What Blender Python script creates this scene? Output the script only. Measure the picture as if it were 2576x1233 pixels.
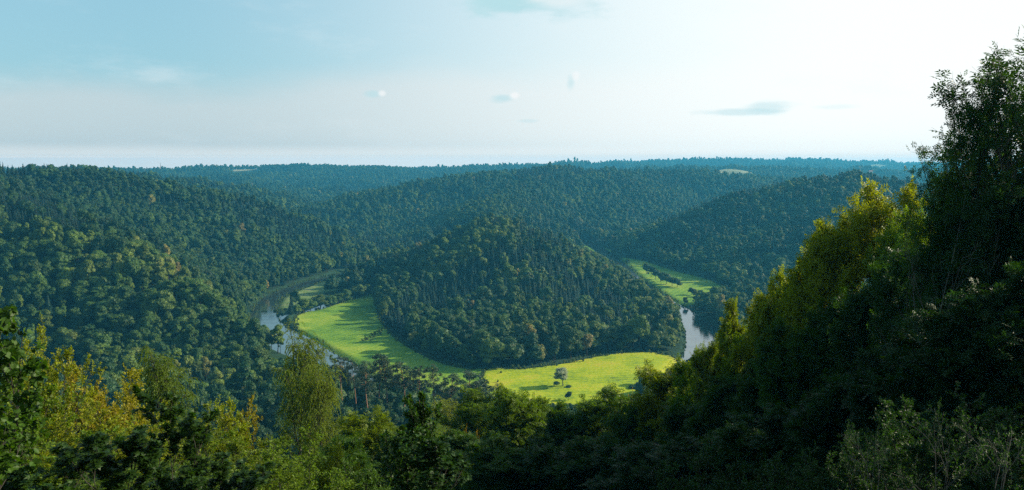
import bpy, math, time
import numpy as np
T0 = time.time()
R = math.radians
for o in list(bpy.data.objects): bpy.data.objects.remove(o)
SC = bpy.context.scene
COL = SC.collection

# ------------------------------------------------------------------ camera
F = 2022.0                       # focal length in pixels of a 2576 px wide frame (65 degree lens)
EYE = np.array([0.0, 0.0, 150.0])
PITCH = math.atan((616.5 - 405.0) / F)
cam = bpy.data.cameras.new('camera'); camo = bpy.data.objects.new('camera', cam); COL.objects.link(camo)
camo.location = EYE; camo.rotation_euler = (math.pi/2 - PITCH, 0, 0)
cam.sensor_width = 36; cam.lens = 36 * F / 2576; cam.clip_start = 0.2; cam.clip_end = 40000
SC.camera = camo
# ------------------------------------------------------------------ world and sun
SUN_AZ, SUN_EL = 76.0, 24.0      # azimuth clockwise from the view direction
wd = bpy.data.worlds.new('World'); SC.world = wd; wd.use_nodes = True
nt = wd.node_tree; N = nt.nodes; L = nt.links
for n in list(N): N.remove(n)
def nd(tree, typ, **kw):
    n = tree.nodes.new(typ)
    for k, v in kw.items(): setattr(n, k, v)
    return n
out = nd(nt, 'ShaderNodeOutputWorld'); bg = nd(nt, 'ShaderNodeBackground'); bg.inputs[1].default_value = 0.115   # the sky is brightest low down and towards the sun
sky = nd(nt, 'ShaderNodeTexSky', sky_type='NISHITA', sun_disc=False)
sky.sun_elevation = R(SUN_EL); sky.sun_rotation = R(SUN_AZ); sky.altitude = 300
sky.air_density = 1.0; sky.dust_density = 2.2; sky.ozone_density = 1.0
L.new(bg.outputs[0], out.inputs[0])
# thin high cloud and small puffs, laid out by direction on the sky
tc = nd(nt, 'ShaderNodeTexCoord')
def M(op, a, b=None, clamp=False, tree=nt):
    n = nd(tree, 'ShaderNodeMath', operation=op, use_clamp=clamp)
    for i, x in enumerate([a, b]):
        if x is None: continue
        if isinstance(x, (int, float)): n.inputs[i].default_value = x
        else: tree.links.new(x, n.inputs[i])
    return n.outputs[0]
def MIX(fac, a, b, blend='MIX', tree=nt):
    n = nd(tree, 'ShaderNodeMix', data_type='RGBA', blend_type=blend)
    for s, x in ((n.inputs[0], fac), (n.inputs[6], a), (n.inputs[7], b)):
        if isinstance(x, (int, float)): s.default_value = x
        elif isinstance(x, tuple): s.default_value = (*x, 1)
        else: tree.links.new(x, s)
    return n.outputs[2]
def SS(x, a, b, tree=nt):
    n = nd(tree, 'ShaderNodeMapRange', interpolation_type='SMOOTHSTEP')
    tree.links.new(x, n.inputs[0]); n.inputs[1].default_value = a; n.inputs[2].default_value = b
    return n.outputs[0]
sep = nd(nt, 'ShaderNodeSeparateXYZ'); L.new(tc.outputs['Generated'], sep.inputs[0])
az = M('ARCTAN2', sep.outputs[0], sep.outputs[1]); el = M('ARCSINE', sep.outputs[2])
def noise(scale, detail=5, rough=0.55, vec=None, tree=nt, dist=0.0):
    n = nd(tree, 'ShaderNodeTexNoise'); n.inputs['Scale'].default_value = scale
    n.inputs['Detail'].default_value = detail; n.inputs['Roughness'].default_value = rough; n.inputs['Distortion'].default_value = dist
    if vec is not None: tree.links.new(vec, n.inputs['Vector'])
    return n
sv = nd(nt, 'ShaderNodeCombineXYZ'); L.new(M('MULTIPLY', az, 1.0), sv.inputs[0]); L.new(M('MULTIPLY', el, 3.2), sv.inputs[1])
n1 = noise(2.6, 5, 0.5, sv.outputs[0]); n2 = noise(14, 6, 0.6, sv.outputs[0]); n3 = noise(5.5, 6, 0.62, sv.outputs[0])
base = MIX(1.0, sky.outputs[0], (0.85, 1.12, 1.0), 'MULTIPLY')
# veil: a bank of thin haze cloud low in the sky with a soft upper edge, thicker towards the sun
edge = M('ADD', el, M('MULTIPLY', M('SUBTRACT', n1.outputs[0], 0.5), 0.10))
veil = M('SUBTRACT', 1.0, SS(M('SUBTRACT', edge, M('MULTIPLY', az, 0.03)), 0.080, 0.130))
vf = M('MULTIPLY', veil, 0.72)
sunw = SS(az, -0.45, 0.42)
lowsky = M('SUBTRACT', 1.0, SS(el, 0.27, 0.44)); front = M('SUBTRACT', 1.0, SS(M('ABSOLUTE', az), 0.72, 1.25)); lf = M('MULTIPLY', lowsky, front)
base = MIX(M('MULTIPLY', lf, 0.75), base, (1.65, 3.05, 3.85))
col = MIX(vf, base, (3.35, 3.75, 3.9))
col = MIX(M('MULTIPLY', M('MULTIPLY', sunw, lowsky), 0.92), col, (5.6, 5.8, 5.7))
hor = M('SUBTRACT', 1.0, SS(el, 0.0, 0.022)); col = MIX(M('MULTIPLY', hor, 0.8), col, (6.3, 5.9, 5.5))   # glow added along the horizon to offset the blue of the haze
col = MIX(M('SUBTRACT', 1.0, SS(el, 0.0025, 0.0065)), col, MIX(sunw, (7.9, 6.8, 6.1), (8.2, 7.2, 6.6)))  # extra warm brightness added where sight lines cross the most haze
# wisps
w = M('MULTIPLY', SS(n3.outputs[0], 0.52, 0.75), 0.22)
col = MIX(w, col, (4.6, 4.9, 5.0))
# puffs (azimuth, elevation, half width, half height, strength, shade)
f0 = 2022.0
def ang(u, v): 
    x = (u-1288)/f0; e = (405-v)/f0
    return math.atan(x), math.atan(e/math.sqrt(1+x*x))
for u, v, hw, hh, s, dark in ((1330,0,200,66,1.0,1),(1290,20,110,30,.8,1),(1400,14,90,24,.5,0),(942,240,26,11,.55,1),(966,238,12,9,.6,0),(1262,250,36,13,.6,1),(1295,243,16,12,.7,0),
                        (1434,212,14,20,.45,1),(1446,198,12,16,.5,0),(1850,284,130,10,.5,1),(1935,271,75,18,.5,1),(2080,272,60,7,.2,1),(1330,306,30,6,.3,1),(405,190,60,22,.16,0)):
    a, e = ang(u, v)
    dx = M('DIVIDE', M('SUBTRACT', az, a), hw/f0); dy = M('DIVIDE', M('SUBTRACT', el, e), hh/f0)
    d = M('SQRT', M('ADD', M('MULTIPLY', dx, dx), M('MULTIPLY', dy, dy)))
    d = M('ADD', d, M('MULTIPLY', M('SUBTRACT', n2.outputs[0], 0.5), 1.9))
    m = M('MULTIPLY', M('SUBTRACT', 1.0, SS(d, 0.25, 1.1)), s)
    col = MIX(m, col, (2.6, 4.0, 4.3) if dark else (5.2, 5.2, 5.2))
L.new(col, bg.inputs[0])
sun = bpy.data.lights.new('sun', 'SUN'); suno = bpy.data.objects.new('sun', sun); COL.objects.link(suno)
sun.energy = 5.0; sun.angle = R(0.53); sun.color = (1.0, 0.90, 0.68)
suno.rotation_euler = (R(90 - SUN_EL), 0, R(-SUN_AZ) + math.pi)   # set below by direction
from mathutils import Vector
sd = Vector((math.sin(R(SUN_AZ))*math.cos(R(SUN_EL)), math.cos(R(SUN_AZ))*math.cos(R(SUN_EL)), math.sin(R(SUN_EL))))
suno.rotation_euler = sd.to_track_quat('Z', 'Y').to_euler(); suno.location = (100, 0, 400)
SC.view_settings.view_transform = 'Standard'; SC.view_settings.look = 'None'
SC.view_settings.exposure = 0.72; SC.view_settings.gamma = 1.0
cy = SC.cycles
cy.max_bounces = 6; cy.diffuse_bounces = 2; cy.glossy_bounces = 2; cy.transmission_bounces = 3; cy.transparent_max_bounces = 4
cy.volume_bounces = 0; cy.use_denoising = False; cy.sample_clamp_indirect = 4
cy.caustics_reflective = False; cy.caustics_refractive = False

# ------------------------------------------------------------------ helpers
def tag(o, label=None, cat=None, group=None, kind=None):
    if label: o['label'] = label
    if cat: o['category'] = cat
    if group: o['group'] = group
    if kind: o['kind'] = kind
    return o
def mesh_np(name, V, polys, mats=(), midx=None, smooth=False):
    """polys: list of int arrays (n,k)"""
    me = bpy.data.meshes.new(name)
    polys = [np.asarray(p, dtype=np.int32) for p in polys if len(p)]
    V = np.asarray(V, dtype=np.float32)
    me.vertices.add(len(V)); me.vertices.foreach_set('co', V.ravel())
    tot = np.concatenate([np.full(len(p), p.shape[1], dtype=np.int32) for p in polys])
    idx = np.concatenate([p.ravel() for p in polys])
    me.loops.add(len(idx)); me.loops.foreach_set('vertex_index', idx)
    me.polygons.add(len(tot)); st = np.zeros(len(tot), dtype=np.int32); st[1:] = np.cumsum(tot)[:-1]
    me.polygons.foreach_set('loop_start', st); me.polygons.foreach_set('loop_total', tot)
    for m in mats: me.materials.append(m)
    if midx is not None: me.polygons.foreach_set('material_index', np.asarray(midx, dtype=np.int32))
    me.polygons.foreach_set('use_smooth', np.full(len(tot), bool(smooth)))
    me.update(calc_edges=True); me.validate()
    return me
class Acc:
    def __init__(s): s.V = []; s.P = {}; s.n = 0
    def add(s, V, polys, mi=0):
        V = np.asarray(V, float).reshape(-1, 3)
        for p in polys:
            p = np.asarray(p, np.int64)
            if len(p): s.P.setdefault((p.shape[1], mi), []).append(p + s.n)
        s.V.append(V); s.n += len(V)
    def merge(s, o, mi=0):
        V = np.concatenate(o.V)
        for (k, m), ps in o.P.items():
            for p in ps: s.P.setdefault((k, mi + m), []).append(p + s.n)
        s.V.append(V); s.n += len(V)
    def mesh(s, name, mats, smooth=False):
        polys = []; mi = []
        for (k, m), ps in s.P.items():
            a = np.concatenate(ps); polys.append(a); mi.append(np.full(len(a), m))
        return mesh_np(name, np.concatenate(s.V), polys, mats, np.concatenate(mi), smooth)
def obj(name, me, parent=None, loc=None):
    o = bpy.data.objects.new(name, me); COL.objects.link(o)
    if parent is not None: o.parent = parent
    if loc is not None: o.location = loc
    return o
def nz(v): return v / np.maximum(np.linalg.norm(v, axis=-1, keepdims=True), 1e-9)

cp, sp = math.cos(PITCH), math.sin(PITCH)
def ray(u, v):
    a = (u-1288)/F; b = (616.5-v)/F
    return np.array([a, cp + b*sp, -sp + b*cp])
def W(u, v, y=None, z=None):
    d = ray(u, v); t = y/d[1] if y is not None else (z-EYE[2])/d[2]
    return EYE + d*t
def project(P):
    d = np.asarray(P, float) - EYE
    fw = d[..., 1]*cp - d[..., 2]*sp; up = d[..., 1]*sp + d[..., 2]*cp
    return 1288 + F*d[..., 0]/fw, 616.5 - F*up/fw
def inpoly(x, y, poly):
    poly = np.asarray(poly, float); x = np.asarray(x, float); y = np.asarray(y, float)
    r = np.zeros(x.shape, bool); j = len(poly)-1
    for i in range(len(poly)):
        xi, yi = poly[i]; xj, yj = poly[j]
        if yi != yj:
            c = ((yi > y) != (yj > y)) & (x < (xj-xi)*(y-yi)/(yj-yi)+xi); r ^= c
        j = i
    return r
def dpoly(x, y, pts, closed=True):
    pts = np.asarray(pts, float); d = np.full(x.shape, 1e9); n = len(pts)
    for i in range(n if closed else n-1):
        a = pts[i]; b = pts[(i+1) % n]; ab = b-a; L2 = max((ab**2).sum(), 1e-9)
        t = np.clip(((x-a[0])*ab[0]+(y-a[1])*ab[1])/L2, 0, 1)
        d = np.minimum(d, np.hypot(x-a[0]-t*ab[0], y-a[1]-t*ab[1]))
    return d
def smooth_curve(pts, n=6, closed=False):
    P = np.asarray(pts, float); out = []; m = len(P)
    for i in range(m if closed else m-1):
        p0 = P[(i-1) % m] if (closed or i > 0) else P[0]; p1 = P[i]; p2 = P[(i+1) % m]; p3 = P[(i+2) % m] if (closed or i+2 < m) else P[-1]
        for k in range(n):
            t = k/n; out.append(0.5*((2*p1)+(-p0+p2)*t+(2*p0-5*p1+4*p2-p3)*t*t+(-p0+3*p1-3*p2+p3)*t**3))
    if not closed: out.append(P[-1])
    return np.array(out)
# value noise in 2-D
_rs = np.random.RandomState(5); _G = _rs.rand(256, 256)
def vnoise(x, y, s):
    x = np.asarray(x)/s + 1000.3; y = np.asarray(y)/s + 1000.7; xi = np.floor(x).astype(int); yi = np.floor(y).astype(int); fx = x-xi; fy = y-yi
    fx = fx*fx*(3-2*fx); fy = fy*fy*(3-2*fy); g = lambda a, b: _G[a % 256, b % 256]
    return (g(xi, yi)*(1-fx)+g(xi+1, yi)*fx)*(1-fy)+(g(xi, yi+1)*(1-fx)+g(xi+1, yi+1)*fx)*fy - 0.5
def g2(px, z=0.0): return np.array([W(u, v, z=z)[:2] for u, v in px])

# ------------------------------------------------------------------ plan of the valley (world metres; z = 0 is the river meadow)
MEADOW_A = g2(smooth_curve([(742,806),(770,790),(830,773),(900,752),(935,743),(948,770),(955,806),(988,852),(1050,893),(1115,922),(1185,936),(1215,942),(1215,1040),(1150,1028),(1000,985),(900,935),(856,912),(836,898),(800,880),(770,858),(750,835)], 4, True))
MEADOW_B = g2(smooth_curve([(1218,942),(1300,936),(1400,924),(1500,904),(1600,891),(1680,898),(1710,920),(1690,950),(1640,985),(1590,1012),(1500,1040),(1350,1052),(1218,1042)], 4, True))
MEADOW_C = g2(smooth_curve([(698,786),(692,768),(712,748),(750,732),(800,715),(850,700),(900,689),(908,694),(895,712),(860,733),(820,742),(790,755),(757,772),(724,783)], 4, True))
MEADOW_D = g2(smooth_curve([(1545,652),(1600,656),(1650,670),(1700,685),(1760,700),(1815,722),(1838,742),(1815,753),(1775,764),(1735,772),(1705,768),(1680,748),(1640,722),(1600,700),(1570,675)], 4, True))
MEADOW_E = g2(smooth_curve([(1455,616),(1490,617),(1525,625),(1540,637),(1520,648),(1490,640)], 4, True))
MEADOW_G = g2(smooth_curve([(1530,606),(1548,598),(1562,601),(1552,610)], 3, True))
RIVER = g2(smooth_curve([(1455,606),(1500,622),(1545,655),(1590,700),(1640,738),(1675,762),(1712,785),(1755,818),(1775,855),(1765,895),(1715,950),(1625,1020),(1500,1062),(1300,1085),(1100,1080),(980,1030),(905,965),(850,922),(800,900),(748,880),(706,858),(680,836),(666,812),(664,790),(674,765),(702,742),(780,712),(850,694),(915,680),(1000,664),(1080,648),(1130,630)], 4))
SIDE = g2(smooth_curve([(935,722),(925,738),(860,756),(790,779),(735,790),(700,800),(676,812)], 4))
MEADOWS = [MEADOW_A, MEADOW_B, MEADOW_C, MEADOW_D, MEADOW_E, MEADOW_G]

_WB = W(716, 860, z=0)[:2]; _WC = W(1768, 850, z=0)[:2]
def rw(x, y): return 11.5 + 14*np.exp(-((x-_WB[0])**2+(y-_WB[1])**2)/62**2) + 4*np.exp(-((x-_WC[0])**2+(y-_WC[1])**2)/70**2)
def RP(lst, th=18.0):
    o = []
    for u, v, y in lst:
        p = W(u, v, y=y); o.append((p[0], p[1], max(p[2]-th, -8)))
    return np.array(o)
RIDGES = [  # points (u, v of the tree tops, y), slope, roundness
    # left hill, long crest
    (RP([(-500,395,950),(-200,402,1000),(0,408,1050),(210,414,1100),(400,450,1150),(600,486,1230),(700,522,1270),(790,558,1300),(880,585,1340),(1000,607,1400),(1090,622,1460)]), 0.50, 30),
    # left near spur
    (RP([(-120,408,1000),(-60,440,880),(40,492,780),(190,562,700),(420,640,665),(560,722,668),(630,792,672),(672,868,676)]), 0.52, 22),
    # giants' hill in the meander
    (RP([(1190,572,1120),(1250,538,1010),(1285,596,935),(1320,655,845),(1345,715,765),(1358,775,705),(1368,832,652)]), 0.45, 16),
    (RP([(1300,604,940),(1400,638,950),(1500,694,890),(1600,750,815),(1690,826,708)]), 0.48, 16),
    (RP([(1240,565,980),(1150,628,990),(1050,700,900),(1010,780,770)]), 0.46, 16),
    # nose and crest of the far centre hill
    (RP([(780,528,1700),(850,503,1760),(950,477,1820),(1080,448,1880),(1200,431,1950),(1400,416,2020),(1560,424,2120),(1750,426,2200),(1900,440,2300),(2100,450,2400)]), 0.42, 50),
    (RP([(1400,416,2020),(1330,440,1860),(1270,478,1650),(1235,512,1430),(1215,545,1270)]), 0.44, 30),
    (RP([(1560,424,2120),(1540,450,1950),(1500,500,1750)]), 0.40, 40),
    # right hill
    (RP([(1560,612,1480),(1630,575,1400),(1700,541,1370),(1800,500,1340),(1900,466,1320),(2050,437,1320),(2150,434,1320),(2300,452,1300),(2600,470,1250),(3000,440,1150)]), 0.46, 30),
    (RP([(2150,434,1320),(2130,540,1080),(2140,640,950)]), 0.42, 30),
    # middle-left spurs
    (RP([(100,412,1750),(220,416,1760),(330,424,1800),(480,441,1860),(600,460,1920),(700,490,1980),(800,525,2050)]), 0.36, 40),
    # far plateaus
    (RP([(-400,420,3300),(150,420,3500),(430,420,3600),(600,414,3800),(800,409,3900),(950,413,3900),(1080,423,4100),(1250,422,4300),(1500,416,4700)], 24), 0.13, 60),
    (RP([(560,440,3000),(760,470,2700),(850,495,2500)], 18), 0.22, 60),
    (RP([(1300,414,4300),(1500,414,4600),(1600,412,5000),(1700,407,5200),(1830,400,5600),(2080,402,6000),(2300,408,6000),(2800,408,6000)], 26), 0.055, 80),
    (RP([(1700,424,3100),(1900,424,3300),(2300,428,3300),(2800,424,3300)], 18), 0.13, 80),
]
CR = np.array([(-1500,-500,150),(-900,-160,149),(-300,-45,149),(-40,-2,148.2),(0,2,147.9),(30,-6,148),(70,14,149),(200,80,150),(500,210,150),(900,330,140)], float)
DROP = np.array([(-500,0),(0,0),(7,2.2),(20,11),(50,30),(90,50),(130,66),(200,92),(280,110),(364,124),(430,148),(460,164),(2000,400)], float)
def height(x, y):
    x = np.asarray(x, float); y = np.asarray(y, float); sh = x.shape; x = x.ravel(); y = y.ravel()
    k = 9.0; acc = np.ones(x.shape)          # exp(0): the valley floor
    far = np.clip((y-2300)/1500, 0, 1); far = far*far*(3-2*far)
    acc = np.exp(far*60/k) * 1.0
    wob = vnoise(x, y, 170)*24 + vnoise(x, y, 70)*13
    for P, s, r in RIDGES:
        best = np.full(x.shape, -200.0)
        for i in range(len(P)-1):
            a = P[i]; b = P[i+1]; ab = b[:2]-a[:2]; L2 = (ab**2).sum()
            t = np.clip(((x-a[0])*ab[0]+(y-a[1])*ab[1])/L2, 0, 1)
            d = np.hypot(x-a[0]-t*ab[0], y-a[1]-t*ab[1])
            h = a[2]+(b[2]-a[2])*t - (np.sqrt(d*d+r*r)-r)*s - wob*np.clip((d-25)/80, 0, 1)*(1 if r < 50 else 1.6)
            best = np.maximum(best, h)
        acc += np.exp(np.clip(best, -100, 400)/k)
    z = k*np.log(acc)
    z = z - k*np.log(2)*np.exp(-np.maximum(z, 0)/15) * 0
    # the viewpoint's own hill
    dmin = np.full(x.shape, 1e9); side = np.zeros(x.shape); zc = np.zeros(x.shape)
    for i in range(len(CR)-1):
        a = CR[i]; b = CR[i+1]; ab = b[:2]-a[:2]; L2 = (ab**2).sum()
        t = np.clip(((x-a[0])*ab[0]+(y-a[1])*ab[1])/L2, 0, 1)
        d = np.hypot(x-a[0]-t*ab[0], y-a[1]-t*ab[1]); c = ab[0]*(y-a[1])-ab[1]*(x-a[0])
        m = d < dmin; dmin = np.where(m, d, dmin); side = np.where(m, np.sign(c), side); zc = np.where(m, a[2]+(b[2]-a[2])*t, zc)
    hc = zc - np.interp(dmin*side, DROP[:, 0], DROP[:, 1]) + wob*0.25*np.clip((dmin-60)/100, 0, 1)
    z = np.maximum(z, hc) + 6*np.exp(-np.abs(z-hc)/10)*np.clip((z-8)/20, 0, 1)
    # flat floor under river and meadows
    near = (y > 380) & (y < 1900) & (z < 90)
    if near.any():
        xn = x[near]; yn = y[near]; d = np.minimum(dpoly(xn, yn, RIVER, False)-rw(xn, yn)-5, dpoly(xn, yn, SIDE, False)-9)
        for Q in MEADOWS:
            dq = dpoly(xn, yn, Q); dq[inpoly(xn, yn, Q)] = 0; d = np.minimum(d, dq-2)
        d = np.maximum(d, 0)
        lim = 0.4 + d*0.75
        zn = z[near]; zn = np.where(zn > lim, lim + (zn-lim)*np.clip((d-25)/140, 0, 1), zn); z[near] = zn
        dr = np.minimum(dpoly(xn, yn, RIVER, False)-rw(xn, yn), dpoly(xn, yn, SIDE, False)-6)
        und = (vnoise(xn, yn, 70)*1.5+vnoise(xn, yn, 25)*0.5)*np.clip((dr-6)/25, 0, 1) + 1.2
        z[near] += und
        z[near] = np.where(dr < 5, z[near]-np.clip((5-dr)/6, 0, 1)*2.6, z[near])
    return z.reshape(sh)
def hit(u, v, y0=20, y1=7000):
    ys = np.exp(np.linspace(math.log(y0), math.log(y1), 1500)); d = ray(u, v)
    P = EYE + d*(ys/d[1])[:, None]; h = height(P[:, 0], P[:, 1]); k = np.argmax(P[:, 2] < h)
    return P[k]

# ------------------------------------------------------------------ materials
def mat(name):
    m = bpy.data.materials.new(name); m.use_nodes = True; t = m.node_tree
    for n in list(t.nodes): t.nodes.remove(n)
    o = t.nodes.new('ShaderNodeOutputMaterial'); return m, t, o
def ramp(t, fac, stops):
    r = t.nodes.new('ShaderNodeValToRGB'); e = r.color_ramp.elements
    while len(e) > 1: e.remove(e[-1])
    e[0].position = stops[0][0]; e[0].color = (*stops[0][1], 1)
    for p, c in stops[1:]: k = e.new(p); k.color = (*c, 1)
    t.links.new(fac, r.inputs[0]); return r.outputs[0]
def foliage(name, stops, transl=0.35, nscale=0.35, rough=0.6, var=0.5, spec=0.3, island=0.0, tcol=(1.25, 1.35, 0.3), nvar=.45):
    m, t, o = mat(name)
    at = nd(t, 'ShaderNodeAttribute', attribute_type='INSTANCER', attribute_name='tint')
    oi = t.nodes.new('ShaderNodeObjectInfo'); g = t.nodes.new('ShaderNodeNewGeometry'); tc = t.nodes.new('ShaderNodeTexCoord')
    no = noise(nscale, 3, 0.6, tc.outputs['Object'], t)
    f = M('ADD', at.outputs['Fac'], M('MULTIPLY', M('SUBTRACT', no.outputs[0], 0.5), nvar, tree=t), tree=t)
    if island: f = M('ADD', f, M('MULTIPLY', M('SUBTRACT', g.outputs['Random Per Island'], 0.5), island, tree=t), tree=t)
    c = ramp(t, M('ADD', f, 0, clamp=True, tree=t), stops)
    v = M('ADD', 1-var/2, M('MULTIPLY', oi.outputs['Random'], var, tree=t), tree=t)
    if island: v = M('MULTIPLY', v, M('ADD', 0.75, M('MULTIPLY', g.outputs['Random Per Island'], 0.5, tree=t), tree=t), tree=t)
    hs = nd(t, 'ShaderNodeHueSaturation'); t.links.new(c, hs.inputs['Color']); t.links.new(v, hs.inputs['Value'])
    b = t.nodes.new('ShaderNodeBsdfPrincipled'); t.links.new(hs.outputs[0], b.inputs['Base Color']); b.inputs['Roughness'].default_value = rough
    b.inputs['Specular IOR Level'].default_value = spec
    tr = t.nodes.new('ShaderNodeBsdfTranslucent'); tc2 = MIX(1.0, hs.outputs[0], tcol, 'MULTIPLY', tree=t); t.links.new(tc2, tr.inputs[0])
    mx = t.nodes.new('ShaderNodeMixShader'); mx.inputs[0].default_value = transl
    t.links.new(b.outputs[0], mx.inputs[1]); t.links.new(tr.outputs[0], mx.inputs[2]); t.links.new(mx.outputs[0], o.inputs[0])
    return m
BROAD = [(0.0,(.008,.028,.011)),(0.25,(.020,.060,.013)),(0.5,(.060,.112,.014)),(0.68,(.115,.165,.016)),(0.84,(.19,.20,.04)),(1.0,(.23,.18,.05))]
M_BROAD = foliage('broadleaf_foliage', BROAD, 0.28, 0.30, nvar=.22)
M_SPRUCE = foliage('spruce_needles', [(0,(.005,.020,.014)),(.5,(.009,.032,.019)),(1,(.020,.050,.022))], 0.08, 0.3)
M_PINE = foliage('pine_needles', [(0,(.016,.040,.028)),(.5,(.028,.058,.032)),(1,(.05,.08,.03))], 0.1, 0.5)
LEAF = [(0.0,(.005,.017,.010)),(0.3,(.018,.048,.011)),(0.5,(.050,.105,.009)),(0.72,(.120,.185,.008)),(0.90,(.235,.245,.010)),(1.0,(.310,.185,.012))]
M_LEAF = foliage('leaf_blades', LEAF, 0.42, 0.6, 0.5, 0.3, 0.25, 0.18, nvar=.26)
def bark(name, a, b, sc=3.0):
    m, t, o = mat(name); tc = t.nodes.new('ShaderNodeTexCoord'); mp = t.nodes.new('ShaderNodeMapping'); mp.inputs['Scale'].default_value = (1, 1, 0.35)
    t.links.new(tc.outputs['Object'], mp.inputs[0]); no = noise(sc, 6, 0.7, mp.outputs[0], t)
    c = ramp(t, no.outputs[0], [(0.35, a), (0.65, b)]); p = t.nodes.new('ShaderNodeBsdfPrincipled'); t.links.new(c, p.inputs['Base Color']); p.inputs['Roughness'].default_value = 0.85
    bm = t.nodes.new('ShaderNodeBump'); bm.inputs['Strength'].default_value = 0.5; t.links.new(no.outputs[0], bm.inputs['Height']); t.links.new(bm.outputs[0], p.inputs['Normal'])
    t.links.new(p.outputs[0], o.inputs[0]); return m
M_BARK = bark('grey_brown_bark', (.016,.013,.010), (.045,.036,.027))
M_PBARK = bark('reddish_pine_bark', (.10,.045,.022), (.26,.13,.07))
M_BIRCH = bark('white_birch_bark', (.05,.045,.04), (.62,.58,.50), 5)
M_TWIG = bark('pale_dead_bark', (.035,.03,.025), (.12,.10,.085))

def ground_mat(name, stops, s1=0.02, s2=0.4, bump=0.3, rough=0.95, rows=None):
    m, t, o = mat(name); g = t.nodes.new('ShaderNodeNewGeometry')
    a = noise(s1, 6, 0.6, g.outputs['Position'], t); b = noise(s2, 4, 0.7, g.outputs['Position'], t)
    f = M('ADD', M('MULTIPLY', a.outputs[0], 0.65, tree=t), M('MULTIPLY', b.outputs[0], 0.35, tree=t), tree=t)
    if rows:
        mp = t.nodes.new('ShaderNodeMapping'); mp.inputs['Rotation'].default_value = (0, 0, R(rows)); t.links.new(g.outputs['Position'], mp.inputs[0])
        wv = t.nodes.new('ShaderNodeTexWave'); wv.inputs['Scale'].default_value = 0.055; wv.inputs['Distortion'].default_value = 3.5; wv.inputs['Detail'].default_value = 3; wv.inputs['Detail Scale'].default_value = .4; t.links.new(mp.outputs[0], wv.inputs[0])
        c3 = noise(0.06, 5, 0.65, g.outputs['Position'], t)
        f = M('ADD', f, M('ADD', M('MULTIPLY', M('SUBTRACT', wv.outputs['Fac'], .5, tree=t), .045, tree=t), M('MULTIPLY', M('SUBTRACT', c3.outputs[0], .5, tree=t), .22, tree=t), tree=t), tree=t)
    c = ramp(t, f, stops); p = t.nodes.new('ShaderNodeBsdfPrincipled'); t.links.new(c, p.inputs['Base Color']); p.inputs['Roughness'].default_value = rough
    p.inputs['Specular IOR Level'].default_value = 0.1
    bm = t.nodes.new('ShaderNodeBump'); bm.inputs['Strength'].default_value = bump; bm.inputs['Distance'].default_value = 0.6
    t.links.new(b.outputs[0], bm.inputs['Height']); t.links.new(bm.outputs[0], p.inputs['Normal']); t.links.new(p.outputs[0], o.inputs[0]); return m
M_GROUND = ground_mat('forest_ground', [(.3,(.012,.030,.015)),(.5,(.020,.045,.020)),(.7,(.035,.055,.024))], 0.01, 0.12, 0.8)
M_MEADA = ground_mat('lush_meadow_grass', [(.38,(.055,.13,.016)),(.46,(.12,.23,.018)),(.53,(.19,.29,.02)),(.62,(.30,.35,.04))], 0.018, 0.5, 0.6, rows=25)
M_MEADB = ground_mat('yellow_meadow_grass', [(.37,(.12,.17,.020)),(.44,(.21,.29,.008)),(.53,(.34,.38,.006)),(.62,(.42,.36,.03))], 0.02, 0.4, 0.6, rows=80)  # yellower and brighter than the grass of the left meadow
M_MEADC = ground_mat('rough_meadow_grass', [(.38,(.07,.12,.035)),(.5,(.13,.19,.05)),(.62,(.26,.25,.12))], 0.04, 0.35, 0.9)
M_FIELD = ground_mat('stubble_field', [(.35,(.17,.20,.09)),(.5,(.30,.28,.15)),(.65,(.36,.32,.20))], 0.01, 0.1, 0.3)
M_WATER, t, o = mat('river_water')
p = t.nodes.new('ShaderNodeBsdfPrincipled'); p.inputs['Base Color'].default_value = (.03,.045,.04,1); p.inputs['Roughness'].default_value = 0.05; p.inputs['IOR'].default_value = 2.0
p.inputs['Specular IOR Level'].default_value = 1.0
g = t.nodes.new('ShaderNodeNewGeometry'); a = noise(0.35, 4, 0.6, g.outputs['Position'], t); bm = t.nodes.new('ShaderNodeBump'); bm.inputs['Strength'].default_value = 0.22; bm.inputs['Distance'].default_value = 0.25
t.links.new(a.outputs[0], bm.inputs['Height']); t.links.new(bm.outputs[0], p.inputs['Normal']); t.links.new(p.outputs[0], o.inputs[0])

# ------------------------------------------------------------------ terrain: one fan-shaped sheet, finest where the valley lies
azs = np.concatenate([np.arange(-178, -60, 4), np.arange(-60, -36, 1.0), np.arange(-36, 36, 0.14), np.arange(36, 60, 0.6), np.arange(60, 182, 4)])
rr = np.concatenate([[0.5, 2, 4, 6, 9, 12, 16, 20, 26, 33], np.arange(42, 440, 10), np.arange(440, 1250, 3.0), np.arange(1250, 2400, 14), np.geomspace(2400, 6500, 70), [6800, 7200]])
A, RR = np.meshgrid(np.radians(azs), rr); X = RR*np.sin(A); Y = RR*np.cos(A)
Z = np.concatenate([height(X[i:i+60], Y[i:i+60]) for i in range(0, len(rr), 60)])
Z[RR > 6600] -= (RR[RR > 6600]-6600)*0.01
nr, na = X.shape; V = np.stack([X, Y, Z], -1).reshape(-1, 3)
ii, jj = np.meshgrid(np.arange(nr-1), np.arange(na), indexing='ij'); j2 = (jj+1) % na
Q = np.stack([ii*na+jj, (ii+1)*na+jj, (ii+1)*na+j2, ii*na+j2], -1).reshape(-1, 4)
V = np.vstack([V, [0, 0, float(height(np.array([0.]), np.array([0.]))[0])]]); cidx = len(V)-1
j = np.arange(na); Tc = np.stack([np.full(na, cidx), j, (j+1) % na], -1)
ter = obj('terrain', mesh_np('terrain', V, [Q, Tc], [M_GROUND], smooth=True)); tag(ter, 'wooded hills and valley sides around the river bend', kind='structure')
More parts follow.
